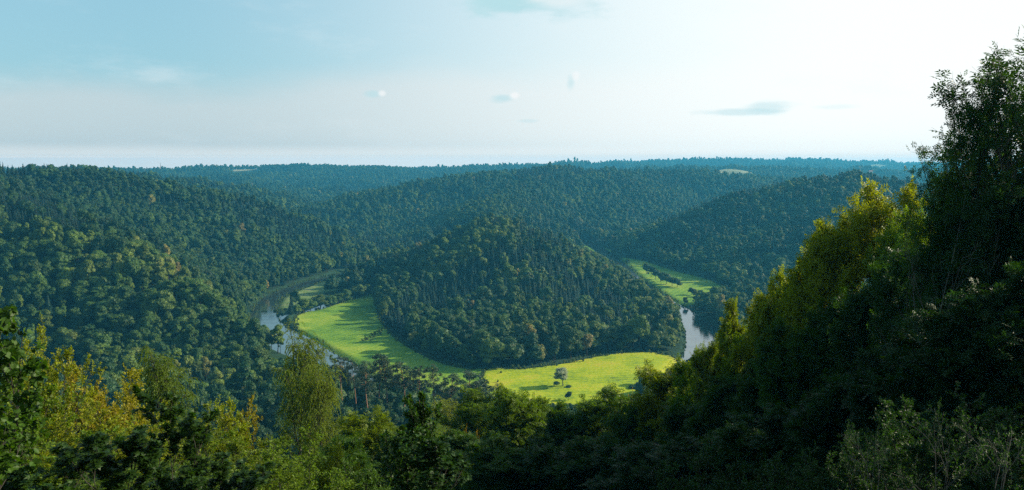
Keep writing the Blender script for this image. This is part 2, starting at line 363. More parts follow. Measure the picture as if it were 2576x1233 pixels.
print('terrain', len(V), time.time()-T0)

def sheet(name, poly, m, step, lift, label, kind='structure', cat=None):
    from mathutils.geometry import delaunay_2d_cdt
    poly = np.asarray(poly); x0, y0 = poly.min(0); x1, y1 = poly.max(0)
    gx, gy = np.meshgrid(np.arange(x0, x1, step), np.arange(y0, y1, step)); gx = gx.ravel(); gy = gy.ravel()
    k = inpoly(gx, gy, poly) & (dpoly(gx, gy, poly) > step*0.4); pts = np.vstack([poly, np.stack([gx[k], gy[k]], -1)])
    n = len(poly); r = delaunay_2d_cdt([tuple(p) for p in pts], [(i, (i+1) % n) for i in range(n)], [], 1, 1e-4)
    P = np.array([(q[0], q[1]) for q in r[0]]); z = height(P[:, 0], P[:, 1]) + lift
    return tag(obj(name, mesh_np(name, np.column_stack([P, z]), [np.array(r[2])], [m], smooth=True)), label, kind=kind, cat=cat)
sheet('meadow', MEADOW_A, M_MEADA, 3, .25, 'lush green meadow left of the wooded hill inside the bend')
sheet('meadow', MEADOW_B, M_MEADB, 3, .25, 'bright yellow green meadow below the wooded hill')
sheet('meadow', MEADOW_C, M_MEADC, 3, .25, 'rough grassy strip between the dark river and the tree row')
sheet('meadow', MEADOW_D, M_MEADA, 3, .25, 'green riverside meadow below the hill on the right')
sheet('meadow', MEADOW_E, M_MEADA, 4, .3, 'small far green meadow where the valley narrows')
sheet('meadow', MEADOW_G, M_MEADA, 4, .3, 'tiny bright clearing far up the valley')
def ribbon(name, C, w, z, label):
    C = np.asarray(C); tn = nz(np.gradient(C, axis=0)); nn = np.column_stack([-tn[:, 1], tn[:, 0]])
    ww = w + vnoise(C[:, 0], C[:, 1], 40)*w*.3 + (rw(C[:, 0], C[:, 1])-11.5)*(w > 10)
    Vv = np.stack([C - nn*ww[:, None], C - nn*ww[:, None]*.33, C + nn*ww[:, None]*.33, C + nn*ww[:, None]], 1); k = len(C)
    Vv = np.concatenate([Vv, np.full((k, 4, 1), z)], -1).reshape(-1, 3); q = []
    for i in range(k-1):
        for s in range(3): q.append((i*4+s, i*4+s+1, i*4+5+s, i*4+4+s))
    return tag(obj(name, mesh_np(name, Vv, [np.array(q)], [M_WATER])), label, kind='structure')
ribbon('river', RIVER, 19.0, -0.15, 'still river winding round the wooded hill, dark under trees and silvery in the open')
ribbon('river_side_channel', SIDE, 7.0, -0.10, 'narrow side channel between the meadows')
# sheets on the distant slopes
FIELDS = []
for px, lab in (([(1770,429),(1900,433),(1912,437),(1868,452),(1835,455),(1800,444)], 'tan and green field strip on the plateau of the centre hill'),
                ([(2168,419),(2285,417),(2292,421),(2220,424),(2166,424)], 'pale field strip on the far plateau'),
                ([(585,428),(640,426),(648,429),(588,432)], 'small pale field on the far hills')):
    P = np.array([hit(u, v, 1500)[:2] for u, v in px]); 
    if np.ptp(P[:, 1]) < 2500:
        FIELDS.append(P); sheet('field', P, M_FIELD, 14, 1.0, lab)
print('sheets', time.time()-T0)

# ------------------------------------------------------------------ prototype trees for the forests
_ico = None
def ico(sub):
    global _ico
    import bmesh
    if _ico is None: _ico = {}
    if sub not in _ico:
        b = bmesh.new(); bmesh.ops.create_icosphere(b, subdivisions=sub, radius=1); b.verts.ensure_lookup_table()
        _ico[sub] = (np.array([v.co[:] for v in b.verts]), np.array([[v.index for v in f.verts] for f in b.faces])); b.free()
    return _ico[sub]
def rnd_dirs(rs, n): return nz(rs.normal(size=(n, 3)))
def quads_at(acc, P, Nn, size, rs, mi=0, aspect=0.75):
    n = len(P); a = nz(np.cross(Nn, rnd_dirs(rs, n))); b = np.cross(Nn, a); s = (size*(0.6+0.8*rs.rand(n)))[:, None]
    V = np.stack([P-a*s*.5, P-b*s*.5*aspect, P+a*s*.5, P+b*s*.5*aspect], 1)
    V += rs.normal(size=V.shape)*size*.06
    acc.add(V.reshape(-1, 3), [np.arange(4*n).reshape(n, 4)], mi)
def tube(acc, P, r, n=5, mi=0):
    """P (B,K,3) polylines, r (B,K) radii"""
    P = np.asarray(P, float); r = np.asarray(r, float)
    if P.ndim == 2: P = P[None]; r = r[None]
    B, K, _ = P.shape; t = nz(np.gradient(P, axis=1)); ref = np.where(np.abs(t[:, :1, 2:3]) > .9, np.array([1., 0, 0]), np.array([0., 0, 1.]))
    a = nz(np.cross(t, np.broadcast_to(ref, t.shape))); b = np.cross(t, a); th = np.arange(n)*2*math.pi/n
    ring = P[:, :, None]+r[:, :, None, None]*(a[:, :, None]*np.cos(th)[:, None]+b[:, :, None]*np.sin(th)[:, None])
    idx = np.arange(B*K*n).reshape(B, K, n); q = np.stack([idx[:, :-1], np.roll(idx, -1, 2)[:, :-1], np.roll(idx, -1, 2)[:, 1:], idx[:, 1:]], -1).reshape(-1, 4)
    acc.add(ring.reshape(-1, 3), [q], mi)
def proto_broad(seed, H=16.0, rad=5.0, lobes=16, nq=120, qs=0.62, low=0.30, col=False):
    rs = np.random.RandomState(seed); cr = Acc(); tr = Acc()
    zc = H*(low+1)/2; zr = H*(1-low)/2
    d = rnd_dirs(rs, lobes); d[:, 2] = np.where(d[:, 2] < -.5, -d[:, 2], d[:, 2]); d[0] = (0, 0, 1)
    C = np.array([0, 0, zc]) + d*np.array([rad*.62, rad*.62, zr*.68])*(0.62+0.62*rs.rand(lobes))[:, None]
    lr = rad*(0.24+0.28*rs.rand(lobes))
    C = np.vstack([C, [0, 0, zc]]); lr = np.append(lr, rad*.62)
    iv, ft = ico(2)
    for c, r in zip(C, lr):
        v = iv*(1+rs.normal(size=(len(iv), 1))*.16)*np.array([1, 1, .9])*r*.86 + c
        cr.add(v, [ft])
        n = int(nq*(r/rad/.44)**2); dd = rnd_dirs(rs, n); dd[:, 2] = np.where(dd[:, 2] < -.3, -dd[:, 2]*.8, dd[:, 2]); dd = nz(dd)
        P = c + dd*np.array([1, 1, .92])*r*(0.84+0.28*rs.rand(n))[:, None]
        quads_at(cr, P, nz(dd+rs.normal(size=(n, 3))*.55), qs*(.7+.6*rs.rand()), rs)
    k = np.linspace(0, 1, 5); P = np.column_stack([np.sin(k*2+seed)*.25, np.cos(k*3)*.25-.25, k*zc]); tube(tr, P, .28*(1-.5*k), 6)
    for q in range(4):
        a = seed+q*1.7; e = np.array([math.cos(a)*rad*.5, math.sin(a)*rad*.5, zc+zr*.1]); s0 = np.array([0, 0, H*(.25+.06*q)])
        kk = np.linspace(0, 1, 4)[:, None]; tube(tr, s0+(e-s0)*kk, (.13*(1-.6*kk))[:, 0], 4)
    return cr, tr
def proto_spruce(seed, H=22.0, rad=3.0, layers=20):
    rs = np.random.RandomState(seed); cr = Acc(); tr = Acc()
    for i in range(layers):
        f = i/(layers-1); z = H*(.12+.86*f); r = rad*(1-f)**.8*(.82+.3*rs.rand())+.12; n = max(5, int(11*(1-f)+5)); a0 = rs.rand()*6.28
        a = a0+np.arange(n)*6.283/n+rs.normal(size=n)*.15; rl = r*(.75+.4*rs.rand(n)); w = np.maximum(.35, rl*.36); dr = rl*(.30+.15*rs.rand(n))
        dx = np.cos(a); dy = np.sin(a); o = np.zeros(n)
        c = np.stack([o, o, o+z+.25], -1); e = np.stack([dx*rl, dy*rl, z-dr], -1)
        m = np.stack([dx*rl*.6, dy*rl*.6, z-dr*.35+.12], -1); s = np.stack([-dy*w, dx*w, o-.25*w], -1); s2 = np.stack([dy*w, -dx*w, o-.25*w], -1)
        cr.add(np.stack([c, m+s, e, m+s2], 1).reshape(-1, 3), [np.arange(4*n).reshape(n, 4)])
    th = np.arange(8)*math.pi/4
    cone = np.vstack([np.column_stack([np.cos(th)*rad*.55, np.sin(th)*rad*.55, np.full(8, H*.12)]), [[0, 0, H*.97]]])
    cr.add(cone, [np.array([(k, (k+1) % 8, 8) for k in range(8)])])
    k = np.linspace(0, 1, 4); tube(tr, np.column_stack([k*0, k*0, k*H*.985]), .28*(1-.93*k), 6)
    return cr, tr
def proto_pine(seed, H=17.0, rad=3.4):
    rs = np.random.RandomState(seed); cr = Acc(); tr = Acc(); k = np.linspace(0, 1, 9)
    T = np.column_stack([np.sin(k*3+seed)*.5-math.sin(seed)*.5, np.cos(k*2.3+seed)*.4-math.cos(seed)*.4, k*H*.96]); tube(tr, T, .22*(1-.75*k), 7)
    n = 26
    for i in range(n):
        g = (i+rs.rand())/n; f = .42+.58*g; z = H*f*.97; j = np.interp(f, k, T[:, 0]), np.interp(f, k, T[:, 1]); a = i*2.4+rs.rand(); r = rad*(.35+.65*math.sin(math.pi*min(1, g*.75+.25)))*(.35+.75*rs.rand())
        e = np.array([j[0]+math.cos(a)*r, j[1]+math.sin(a)*r, z+rs.rand()*1.0-.2]); s0 = np.array([j[0], j[1], z-.9]); kk = np.linspace(0, 1, 4)[:, None]
        tube(tr, s0+(e-s0)*kk, (.06*(1-.6*kk))[:, 0], 4)
        lr = .65+.75*rs.rand(); m = int(120*lr); dd = rnd_dirs(rs, m); P = e+dd*np.array([lr, lr, lr*.72])*(rs.rand(m)**.45)[:, None]; quads_at(cr, P, nz(dd*np.array([.4,.4,1])+rs.normal(size=(m, 3))*.8), .40, rs, aspect=.5)
    return cr, tr
def make(name, fn, mc, mt, *a, **k):
    cr, tr = fn(*a, **k); j = Acc(); j.merge(cr, 0); j.merge(tr, 1)
    return dict(crown=cr.mesh(name+'_crown', [mc]), trunk=tr.mesh(name+'_trunk', [mt], True), both=j.mesh(name, [mc, mt]), H=k.get('H'))
B_PROTO = [make('broadleaf', proto_broad, M_BROAD, M_BARK, 10+i, H=h, rad=r, lobes=n, low=lo) for i, (h, r, n, lo) in enumerate(
    [(16,5.2,19,.03),(17,4.8,18,.06),(15,5.6,20,.02),(18,4.4,17,.05),(14,5.0,16,.0),(20,3.6,17,.03),(16,6.0,22,.04),(19,4.9,19,.08)])]
S_PROTO = [make('spruce', proto_spruce, M_SPRUCE, M_BARK, 50+i, H=h, rad=r) for i, (h, r) in enumerate([(21,3.8),(23,4.1),(19,3.4),(24,3.7)])]
P_PROTO = [make('scots_pine', proto_pine, M_PINE, M_PBARK, 70+i, H=17.0) for i in range(5)]
print('protos', time.time()-T0)

# ------------------------------------------------------------------ where the trees stand
rs = np.random.RandomState(11)
def scatter(y0, y1, step, amin, amax):
    r1 = y1/math.cos(R(min(max(abs(amin), abs(amax)), 60)))
    x0 = r1*math.sin(R(amin)); x1 = r1*math.sin(R(amax)); gx, gy = np.meshgrid(np.arange(x0, x1, step), np.arange(y0, y1, step))
    gx = gx+(rs.rand(*gx.shape)-.5)*step*.9; gy = gy+(rs.rand(*gy.shape)-.5)*step*.9; a = np.degrees(np.arctan2(gx, gy)); k = (a > amin) & (a < amax)
    return gx[k], gy[k]
sets = []
for y0, y1, st, a0, a1, sc in ((120,400,7.6,-37,50,.82),(400,470,8.4,-36,40,1.15),(470,800,8.4,-36,37,1.14),(800,1150,8.6,-36,36,1.10),(1150,1700,9,-35,35,1.02),(1700,2600,11,-35,35,1.1),(2600,4200,14.5,-34,34,1.2),(4200,6500,24,-34,34,1.6)):
    x, y = scatter(y0, y1, st, a0, a1); sets.append(np.column_stack([x, y, np.full(len(x), sc)]))
S = np.vstack(sets); x, y, sc = S.T
z = np.concatenate([height(x[i:i+50000], y[i:i+50000]) for i in range(0, len(x), 50000)])
BANK = g2([(735,800),(800,860),(860,900),(880,915),(850,918),(780,893),(700,850)])
keep = np.ones(len(x), bool); nr_ = (y > 380) & (y < 1900)
d = np.full(len(x), 1e9); xn = x[nr_]; yn = y[nr_]; dd = np.minimum(dpoly(xn, yn, RIVER, False)-rw(xn, yn)-2.5, dpoly(xn, yn, SIDE, False)-8)
for Q in MEADOWS:
    q = dpoly(xn, yn, Q); q[inpoly(xn, yn, Q)] = -1; dd = np.minimum(dd, q-1.0)
d[nr_] = dd; keep &= d > np.where((y > 700) & (x < -60) & (y < 1500), 0.2, 3.5)
for Q in FIELDS: keep &= ~inpoly(x, y, Q)
u, v = project(np.column_stack([x, y, z+12]))
# the near slope of the viewpoint's hill is planted by hand further down
keep &= ~(y < 120); keep &= ~inpoly(x, y, BANK)
# visibility: drop trees that stand far behind the skyline of the ground and canopy in front of them
dist = np.hypot(x, y); H0 = 15*sc; elev = (z+H0-150)/dist; b = np.floor((np.degrees(np.arctan2(x, y))+60)/.25).astype(int)
order = np.argsort(dist); rmax = np.full(1000, -9.0); expo = np.zeros(len(x)); ztop = (z+H0*.80-150)/dist
mask_air = keep
for i in order:
    if not mask_air[i]: continue
    expo[i] = elev[i]-rmax[b[i]]
    if ztop[i] > rmax[b[i]] and dist[i] > 90: rmax[b[i]] = ztop[i]
expo = expo*F
right_out = (u > 2600) & (y < 700)
keep &= (expo > -9) | right_out | ((dist < 900) & (expo > -25))
x, y, z, sc, u, v, expo, d, dist = [a[keep] for a in (x, y, z, sc, u, v, expo, d, dist)]
n = len(x); print('trees', n, time.time()-T0)
# stands of spruce (patches of the hills, given where they show)
SPR = [([(300,470),(450,480),(620,500),(740,540),(860,590),(870,640),(830,650),(700,590),(560,545),(420,510)],1000,1500),
       ([(0,395),(215,400),(215,425),(100,430),(0,440)],900,1400),([(860,575),(1100,600),(1110,625),(960,632),(880,610)],1100,1700),
       ([(1180,650),(1260,610),(1330,610),(1420,650),(1560,740),(1640,800),(1640,840),(1480,800),(1340,740),(1260,730),(1150,760),(1040,790),(1000,840),(960,800),(1000,740),(1100,700)],600,1000),
       ([(1860,450),(2050,425),(2160,425),(2300,445),(2300,460),(2150,445),(2050,445),(1800,505),(1700,548),(1620,580),(1640,560),(1760,510)],1200,1600),
       ([(1260,420),(1560,408),(1790,412),(1790,424),(1540,432),(1430,440),(1300,445)],1800,2600),([(200,405),(420,440),(600,445),(700,470),(700,490),(480,465),(330,440)],1600,2300),
       ([(0,470),(180,520),(230,600),(100,590),(0,560)],700,1200)]
spr = np.zeros(n, bool)
for P, a, b_ in SPR: spr |= inpoly(u, v, P) & (y > a) & (y < b_)
cl = vnoise(x, y, 45)+vnoise(x+500, y, 110)
spr &= (cl > -.42) & (rs.rand(n) < .85)
spr |= (rs.rand(n) < .008) & (z > 10) | (cl > .46) & (rs.rand(n) < .8)
zone = np.full(n, 6)      # 0 bend hill 1 left near 2 left back 3 right 4 centre far 5 viewpoint slope 6 elsewhere
zone[(y > 1150)] = 4
tombeau = (y > 540) & (y < 1160) & (u > 925) & (u < 1745) & (x > -175) & (x < 185); zone[tombeau] = 0
lb = (y > 600) & (y < 1600) & (u < 1100) & ~tombeau; zone[lb] = 2
zone[(y > 470) & (y < 730) & (u < 700)] = 1
zone[(y > 520) & (y < 1500) & (u > 1745-0*y) & ~tombeau & (x > 190)] = 3
zone[(y < 470)] = 5
# tint by place: near spur yellow-green as if sunlit, back slopes cool green, scattered autumn crowns
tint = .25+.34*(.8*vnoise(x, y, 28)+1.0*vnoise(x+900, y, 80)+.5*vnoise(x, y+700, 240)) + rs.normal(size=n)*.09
tint += np.select([zone == 1, zone == 2, zone == 3, zone == 0, zone == 5], [.14, -.09, -.08, .05, -.12], .0)  # sunlight on the near spur is put into its leaf colour
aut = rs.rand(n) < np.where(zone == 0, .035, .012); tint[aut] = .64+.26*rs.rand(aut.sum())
tint[(u < 380) & (zone < 3) & (zone > 0)] -= .17*np.clip((420-u[(u < 380) & (zone < 3) & (zone > 0)])/200, 0, 1)  # shade on the far left slopes painted in as darker leaves
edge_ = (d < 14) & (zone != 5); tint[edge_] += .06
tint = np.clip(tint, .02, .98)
kind = np.where(spr, 1, 0); proto = np.where(spr, rs.randint(0, len(S_PROTO), n), rs.randint(0, len(B_PROTO), n))
big = np.where(rs.rand(n) < .28, .62, 1.0)*np.exp(rs.normal(size=n)*.12)*(1+.35*vnoise(x, y, 75)); sxy = sc*(.78+.48*rs.rand(n))*big; sz = sc*(.72+.42*rs.rand(n))*(.35+.65*big)*np.where(y > 2600, 1+.5*np.maximum(vnoise(x, y, 260), -.25), 1)*np.where((y > 3600) & (((u > 1392) & (u < 1440)) | ((u > 1976) & (u < 2000)) | ((u > 2072) & (u < 2090))), 1.4, np.where((y > 3600) & (u > 1445) & (u < 1482), 1.25, 1)); sz[(d < 20) & (zone == 2)] *= 1.1
sp_ = kind == 1; sxy[sp_] = sc[sp_]*(.72+.3*rs.rand(sp_.sum())); sz[sp_] = sc[sp_]*(.50+.32*rs.rand(sp_.sum()))
rot = rs.rand(n)*6.283
# openings: trees standing in front of the open water, meadows and fields are low or absent
HH = np.where(kind == 1, np.array([22,24,20,25])[np.minimum(proto, 3)], np.array([16,17,15,18,14,20,16,19])[proto])*1.03
alive = np.ones(n, bool)
for line, ya, yb in (([(676,893),(720,900),(760,905),(835,914),(880,905),(1000,936),(1100,955),(1200,975),(1270,1004),(1340,1010),(1600,1008),(1660,985),(1700,930),(1745,905)],110,640),
                     ([(0,1040),(500,985),(600,960),(676,920)],110,430),
                     ([(1738,905),(1745,880),(1800,880),(1840,860)],110,640),([(1440,612),(1470,618),(1500,633),(1560,665),(1620,701),(1680,743),(1705,764)],700,1330),
                     ([(640,760),(690,795),(700,795),(745,797),(752,835)],640,790),([(690,788),(700,788),(745,796),(760,795),(850,772),(930,748),(950,742)],640,790),
                     ([(745,776),(764,760),(806,750),(850,742),(890,730),(930,716),(950,712)],700,900),([(1765,458),(1800,458),(1868,456),(1915,441)],1200,2140),([(2160,424),(2294,424)],2300,5900),([(583,433),(650,431)],1800,5000)):
    lu, lv = np.array(line, float).T; uu, vb_ = project(np.column_stack([x, y, z])); m = (uu > lu[0]) & (uu < lu[-1]) & (y > ya) & (y < yb) & ~((zone == 1) & (uu < 640))
    vv = np.interp(uu, lu, lv); m &= (vb_ > vv-3) & (x < y*.16+60); a_ = (616.5-vv)/F; zt = 150+y*(-sp+a_*cp)/(cp+a_*sp); ratio = (zt-z)/HH; f_ = m & (ratio < sz)
    sz = np.where(f_, ratio*(.88+.12*rs.rand(n)), sz); sxy = np.where(f_, np.minimum(sxy, np.maximum(ratio*1.3, .3)), sxy); alive &= ~(f_ & (ratio < .22))
x, y, z, sc, u, v, expo, d, dist, spr, zone, tint, kind, proto, sxy, sz, rot = [a[alive] for a in (x, y, z, sc, u, v, expo, d, dist, spr, zone, tint, kind, proto, sxy, sz, rot)]; n = len(x)
# the 300 of each kind that show largest become things of their own
SIL = [(-10,770),(60,775),(150,800),(190,890),(330,890),(345,860),(440,870),(450,940),(700,940),(715,830),(745,812),(800,850),(835,905),(960,885),(1100,910),(1190,940),(1260,960),(1320,1000),(1600,980),(1650,915),(1740,880),(1800,830),(1840,745),(1930,715),(1975,650),(2040,600),(2110,530),(2180,450),(2280,440),(2340,330),(2580,100)]
su, sv_ = np.array(SIL).T; ut, vt = project(np.column_stack([x, y, z+13*sc]))
vis = (ut > 5) & (ut < 2570) & (vt < np.interp(ut, su, sv_)-8) & (expo > 6)
solo = np.zeros(n, bool)
for kd in (0, 1):
    c = np.where(vis & (kind == kd) & (y > 200))[0]; c = c[np.argsort(dist[c]/sz[c])][:288 if kd == 0 else 297]; solo[c] = True
ZN = {0: 'on the wooded hill inside the river bend', 1: 'on the near spur left of the river', 2: 'on the slope above the dark river', 3: 'on the shaded hill beyond the right meadow', 4: 'on the far hillside', 5: 'on the slope below the viewpoint', 6: 'on the valley floor'}
GZN = {0: 'forest trees on the hill in the bend', 1: 'forest trees on the near left spur', 2: 'forest trees above the dark river', 3: 'forest trees on the right hill', 4: 'forest trees on the far hills', 5: 'forest trees below the viewpoint', 6: 'trees on the valley floor'}
def tree_thing(name, pr, loc, s, rz, tn, label, cat, group):
    r = bpy.data.objects.new(name, None); COL.objects.link(r); r.location = loc; r.rotation_euler = (0, 0, rz); r.scale = s; r.empty_display_size = .5
    tag(r, label, cat, group)
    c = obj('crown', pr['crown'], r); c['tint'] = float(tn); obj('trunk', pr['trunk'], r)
    return r
for i in np.where(solo)[0]:
    t_ = tint[i]
    if kind[i] == 0:
        cname = 'dark green' if t_ < .22 else 'mid green' if t_ < .42 else 'olive green' if t_ < .62 else 'pale autumn brown'
        shp = ('rounded', 'oval', 'wide', 'tall', 'low', 'narrow column-like', 'broad domed', 'tall domed')[proto[i]]
        lab = f'{shp} {cname} broadleaf tree {ZN[zone[i]]}'
        tree_thing('broadleaf_tree', B_PROTO[proto[i]], (x[i], y[i], z[i]-.4), (sxy[i], sxy[i], sz[i]), rot[i], t_, lab, 'tree', f'{shp} {cname} '+GZN[zone[i]])
    else:
        cname = 'blackish green' if t_ < .3 else 'dark green'
        shp = ('slim', 'broad', 'short', 'tall')[proto[i]]
        tree_thing('spruce_tree', S_PROTO[proto[i]], (x[i], y[i], z[i]-.4), (sxy[i], sxy[i], sz[i]), rot[i], t_, f'{shp} {cname} pointed spruce {ZN[zone[i]]}', 'spruce', f'{shp} {cname} spruces, '+GZN[zone[i]])
def forest(name, mask, protos, label):
    c = bpy.data.collections.new(name+'_kinds')
    for i, pr in enumerate(protos):
        o = bpy.data.objects.new(f'{name}_kind_{i:02d}', pr['both']); c.objects.link(o)
    me = bpy.data.meshes.new(name); k = np.where(mask)[0]; me.vertices.add(len(k))
    me.vertices.foreach_set('co', np.column_stack([x[k], y[k], z[k]-.4]).astype(np.float32).ravel())
    def at(nm, typ, val, key='value'):
        a = me.attributes.new(nm, typ, 'POINT'); a.data.foreach_set(key, np.ascontiguousarray(val).ravel())
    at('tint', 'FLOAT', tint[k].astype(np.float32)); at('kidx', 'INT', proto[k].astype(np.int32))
    at('scl', 'FLOAT_VECTOR', np.column_stack([sxy[k], sxy[k], sz[k]]).astype(np.float32), 'vector'); at('turn', 'FLOAT_VECTOR', np.column_stack([rot[k]*0, rot[k]*0, rot[k]]).astype(np.float32), 'vector')
    o = obj(name, me); g = bpy.data.node_groups.new(name, 'GeometryNodeTree')
    g.interface.new_socket('Geometry', in_out='INPUT', socket_type='NodeSocketGeometry'); g.interface.new_socket('Geometry', in_out='OUTPUT', socket_type='NodeSocketGeometry')
    gi = g.nodes.new('NodeGroupInput'); go = g.nodes.new('NodeGroupOutput'); ip = g.nodes.new('GeometryNodeInstanceOnPoints'); ci = g.nodes.new('GeometryNodeCollectionInfo')
    ci.inputs['Collection'].default_value = c; ci.inputs['Separate Children'].default_value = True; ci.inputs['Reset Children'].default_value = True
    def na_(nm, ty):
        q = g.nodes.new('GeometryNodeInputNamedAttribute'); q.data_type = ty; q.inputs['Name'].default_value = nm; return q.outputs['Attribute']
    e2r = g.nodes.new('FunctionNodeEulerToRotation'); l = g.links
    l.new(gi.outputs[0], ip.inputs['Points']); l.new(ci.outputs[0], ip.inputs['Instance']); ip.inputs['Pick Instance'].default_value = True
    l.new(na_('kidx', 'INT'), ip.inputs['Instance Index']); l.new(na_('scl', 'FLOAT_VECTOR'), ip.inputs['Scale']); l.new(na_('turn', 'FLOAT_VECTOR'), e2r.inputs[0]); l.new(e2r.outputs[0], ip.inputs['Rotation'])
    l.new(ip.outputs[0], go.inputs[0]); md = o.modifiers.new('scatter', 'NODES'); md.node_group = g
    tag(o, label, 'forest', kind='stuff'); return o
forest('broadleaf_forest', (kind == 0) & ~solo, B_PROTO, 'dense broadleaf forest covering the hills around the river')
forest('spruce_forest', (kind == 1) & ~solo, S_PROTO, 'dark spruce stands on the crests and slopes of the hills')
print('forest', time.time()-T0)
ex = []
def along(C, n_, sig, closed=True):
    C = np.asarray(C); C = np.vstack([C, C[:1]]) if closed else C; L_ = np.r_[0, np.cumsum(np.hypot(*np.diff(C, axis=0).T))]; t_ = rs.rand(n_)*L_[-1]
    return np.column_stack([np.interp(t_, L_, C[:, 0]), np.interp(t_, L_, C[:, 1])])+rs.normal(size=(n_, 2))*sig
for Q in MEADOWS[:4]: ex.append(along(Q, 700, 1.3))
tn_ = nz(np.gradient(RIVER, axis=0)); nn_ = np.column_stack([-tn_[:, 1], tn_[:, 0]]); w_ = (rw(RIVER[:, 0], RIVER[:, 1])+1.5)[:, None]
ex += [along(RIVER+nn_*w_, 1000, .8, False), along(RIVER-nn_*w_, 1000, .8, False)]
ex.append(along(g2([(975,822),(955,840),(925,860),(905,868)]), 90, 2.2, False)); 
a_ = rs.rand(350, 2)*np.array([360, 420])+np.array([-330, 480]); a_ = a_[inpoly(a_[:, 0], a_[:, 1], MEADOW_C)]; ex.append(a_)
a_ = rs.rand(4000, 2)*np.array([500, 900])+np.array([-250, 470]); dq_ = np.full(len(a_), 1e9)
for Q in MEADOWS: q = dpoly(a_[:, 0], a_[:, 1], Q); q[inpoly(a_[:, 0], a_[:, 1], Q)] = 1e9; dq_ = np.minimum(dq_, q)
a_ = a_[(dq_ < 14) & (dpoly(a_[:, 0], a_[:, 1], RIVER, False) > rw(a_[:, 0], a_[:, 1])+1)]; ex.append(a_)
E_ = np.vstack(ex); x, y = E_.T; z = height(x, y); n = len(x); kind = np.zeros(n, int); proto = rs.randint(0, len(B_PROTO), n); sxy = (.07+.13*rs.rand(n)**2); sz = sxy*(.7+.5*rs.rand(n)); rot = rs.rand(n)*6.28; tint = np.clip(.35+.3*rs.rand(n), 0, 1)
forest('bank_undergrowth', kind == 0, B_PROTO, 'low bushes, reeds and tall herbs along the river banks and meadow edges')
# ------------------------------------------------------------------ detailed trees and shrubs of the near slope
def bezbranch(S0, D, Ln, K, bend, wob, rs):
    """grow polylines: start (B,3), direction (B,3), length (B,), bend = pull (B,3) or (3,)"""
    B = len(S0); P = np.zeros((B, K, 3)); P[:, 0] = S0; d = nz(D); st = (Ln/(K-1))[:, None]
    for i in range(1, K):
        d = nz(d + np.asarray(bend)/(K-1) + rs.normal(size=(B, 3))*wob); P[:, i] = P[:, i-1]+d*st
    return P
def children(P, n, t0, t1, spread, rs, up=0.0):
    B, K, _ = P.shape; t = t0+(t1-t0)*((np.arange(n)[None]+rs.rand(B, n))/n); f = t*(K-1); i = np.minimum(f.astype(int), K-2); w = (f-i)[..., None]
    bi = np.arange(B)[:, None]; a = P[bi, i]; b = P[bi, i+1]; pos = (a*(1-w)+b*w).reshape(-1, 3); tn = nz(b-a).reshape(-1, 3)
    rd = nz(np.cross(tn, rnd_dirs(rs, len(tn)))); D = nz(tn*math.cos(spread)+rd*math.sin(spread)+np.array([0, 0, up])); return pos, D, t.ravel(), np.repeat(np.arange(B), n)
LT = {  # leaf outlines: (along, across, up) corners and faces
 'oval': (np.array([(0,0,0),(.5,.27,.05),(1,0,-.08),(.5,-.27,.05)]), [np.array([(0,1,2,3)])]),
 'round': (np.array([(0,0,0),(.2,.36,.06),(.62,.42,.04),(1,0,-.12),(.62,-.42,.04),(.2,-.36,.06),(.5,0,-.03)]), [np.array([(0,6,2,1),(6,3,2,2)][:1]), np.array([(6,3,2),(6,4,3)]), np.array([(0,5,4,6)])]),
 'palm': (np.array([(0,0,0),(-.12,.42,-.02),(.22,.25,.03),(.50,.60,-.08),(.50,.20,.03),(1,0,-.12),(.50,-.20,.03),(.50,-.60,-.08),(.22,-.25,.03),(-.12,-.42,-.02),(.3,0,0)]),
          [np.array([(0,2,1),(0,10,2),(2,4,3),(2,10,4),(4,10,6),(4,6,5),(6,8,7),(6,10,8),(8,10,0),(8,0,9)])]),
 'lobed': (np.array([(0,0,0),(.25,.20,.04),(.40,.10,.02),(.55,.34,.03),(.68,.14,.02),(.82,.24,0),(1,0,-.06),(.82,-.24,0),(.68,-.14,.02),(.55,-.34,.03),(.40,-.10,.02),(.25,-.20,.04)]),
          [np.array([(0,2,10),(2,4,8),(2,8,10),(4,6,8)]), np.array([(0,1,2),(2,3,4),(4,5,6),(6,7,8),(8,9,10),(10,11,0)])]),
}
_v = []; _f = []
for k_ in range(7):
    al = (k_//2)*.27+.15 if k_ < 6 else .82; sd_ = (1 if k_ % 2 else -1) if k_ < 6 else 0
    if sd_: b_ = [(al, 0, 0), (al+.06, sd_*.20, .02), (al+.20, sd_*.46, -.05), (al+.22, sd_*.16, .02)]
    else: b_ = [(al-.02, 0, 0), (al+.12, .10, 0), (al+.34, 0, -.05), (al+.12, -.10, 0)]
    _f.append([len(_v)+q for q in range(4)]); _v += b_
LT['pinnate'] = (np.array(_v), [np.array(_f)])
def leaves(acc, P, D, size, kind, rs, flat=0.6):
    n = len(P); Vt, Fs = LT[kind]; D = nz(D); Nn = nz(rs.normal(size=(n, 3))*(1-flat)+np.array([0, 0, flat*1.4])); S_ = nz(np.cross(Nn, D)); Nn = np.cross(D, S_)
    s = size*(.65+.6*rs.rand(n))[:, None, None]
    V_ = P[:, None]+s*(D[:, None]*Vt[:, 0:1]+S_[:, None]*Vt[:, 1:2]+Nn[:, None]*Vt[:, 2:3]); k = len(Vt); off = np.arange(n)[:, None, None]*k
    acc.add(V_.reshape(-1, 3), [(f[None]+off).reshape(-1, f.shape[1]) for f in Fs])
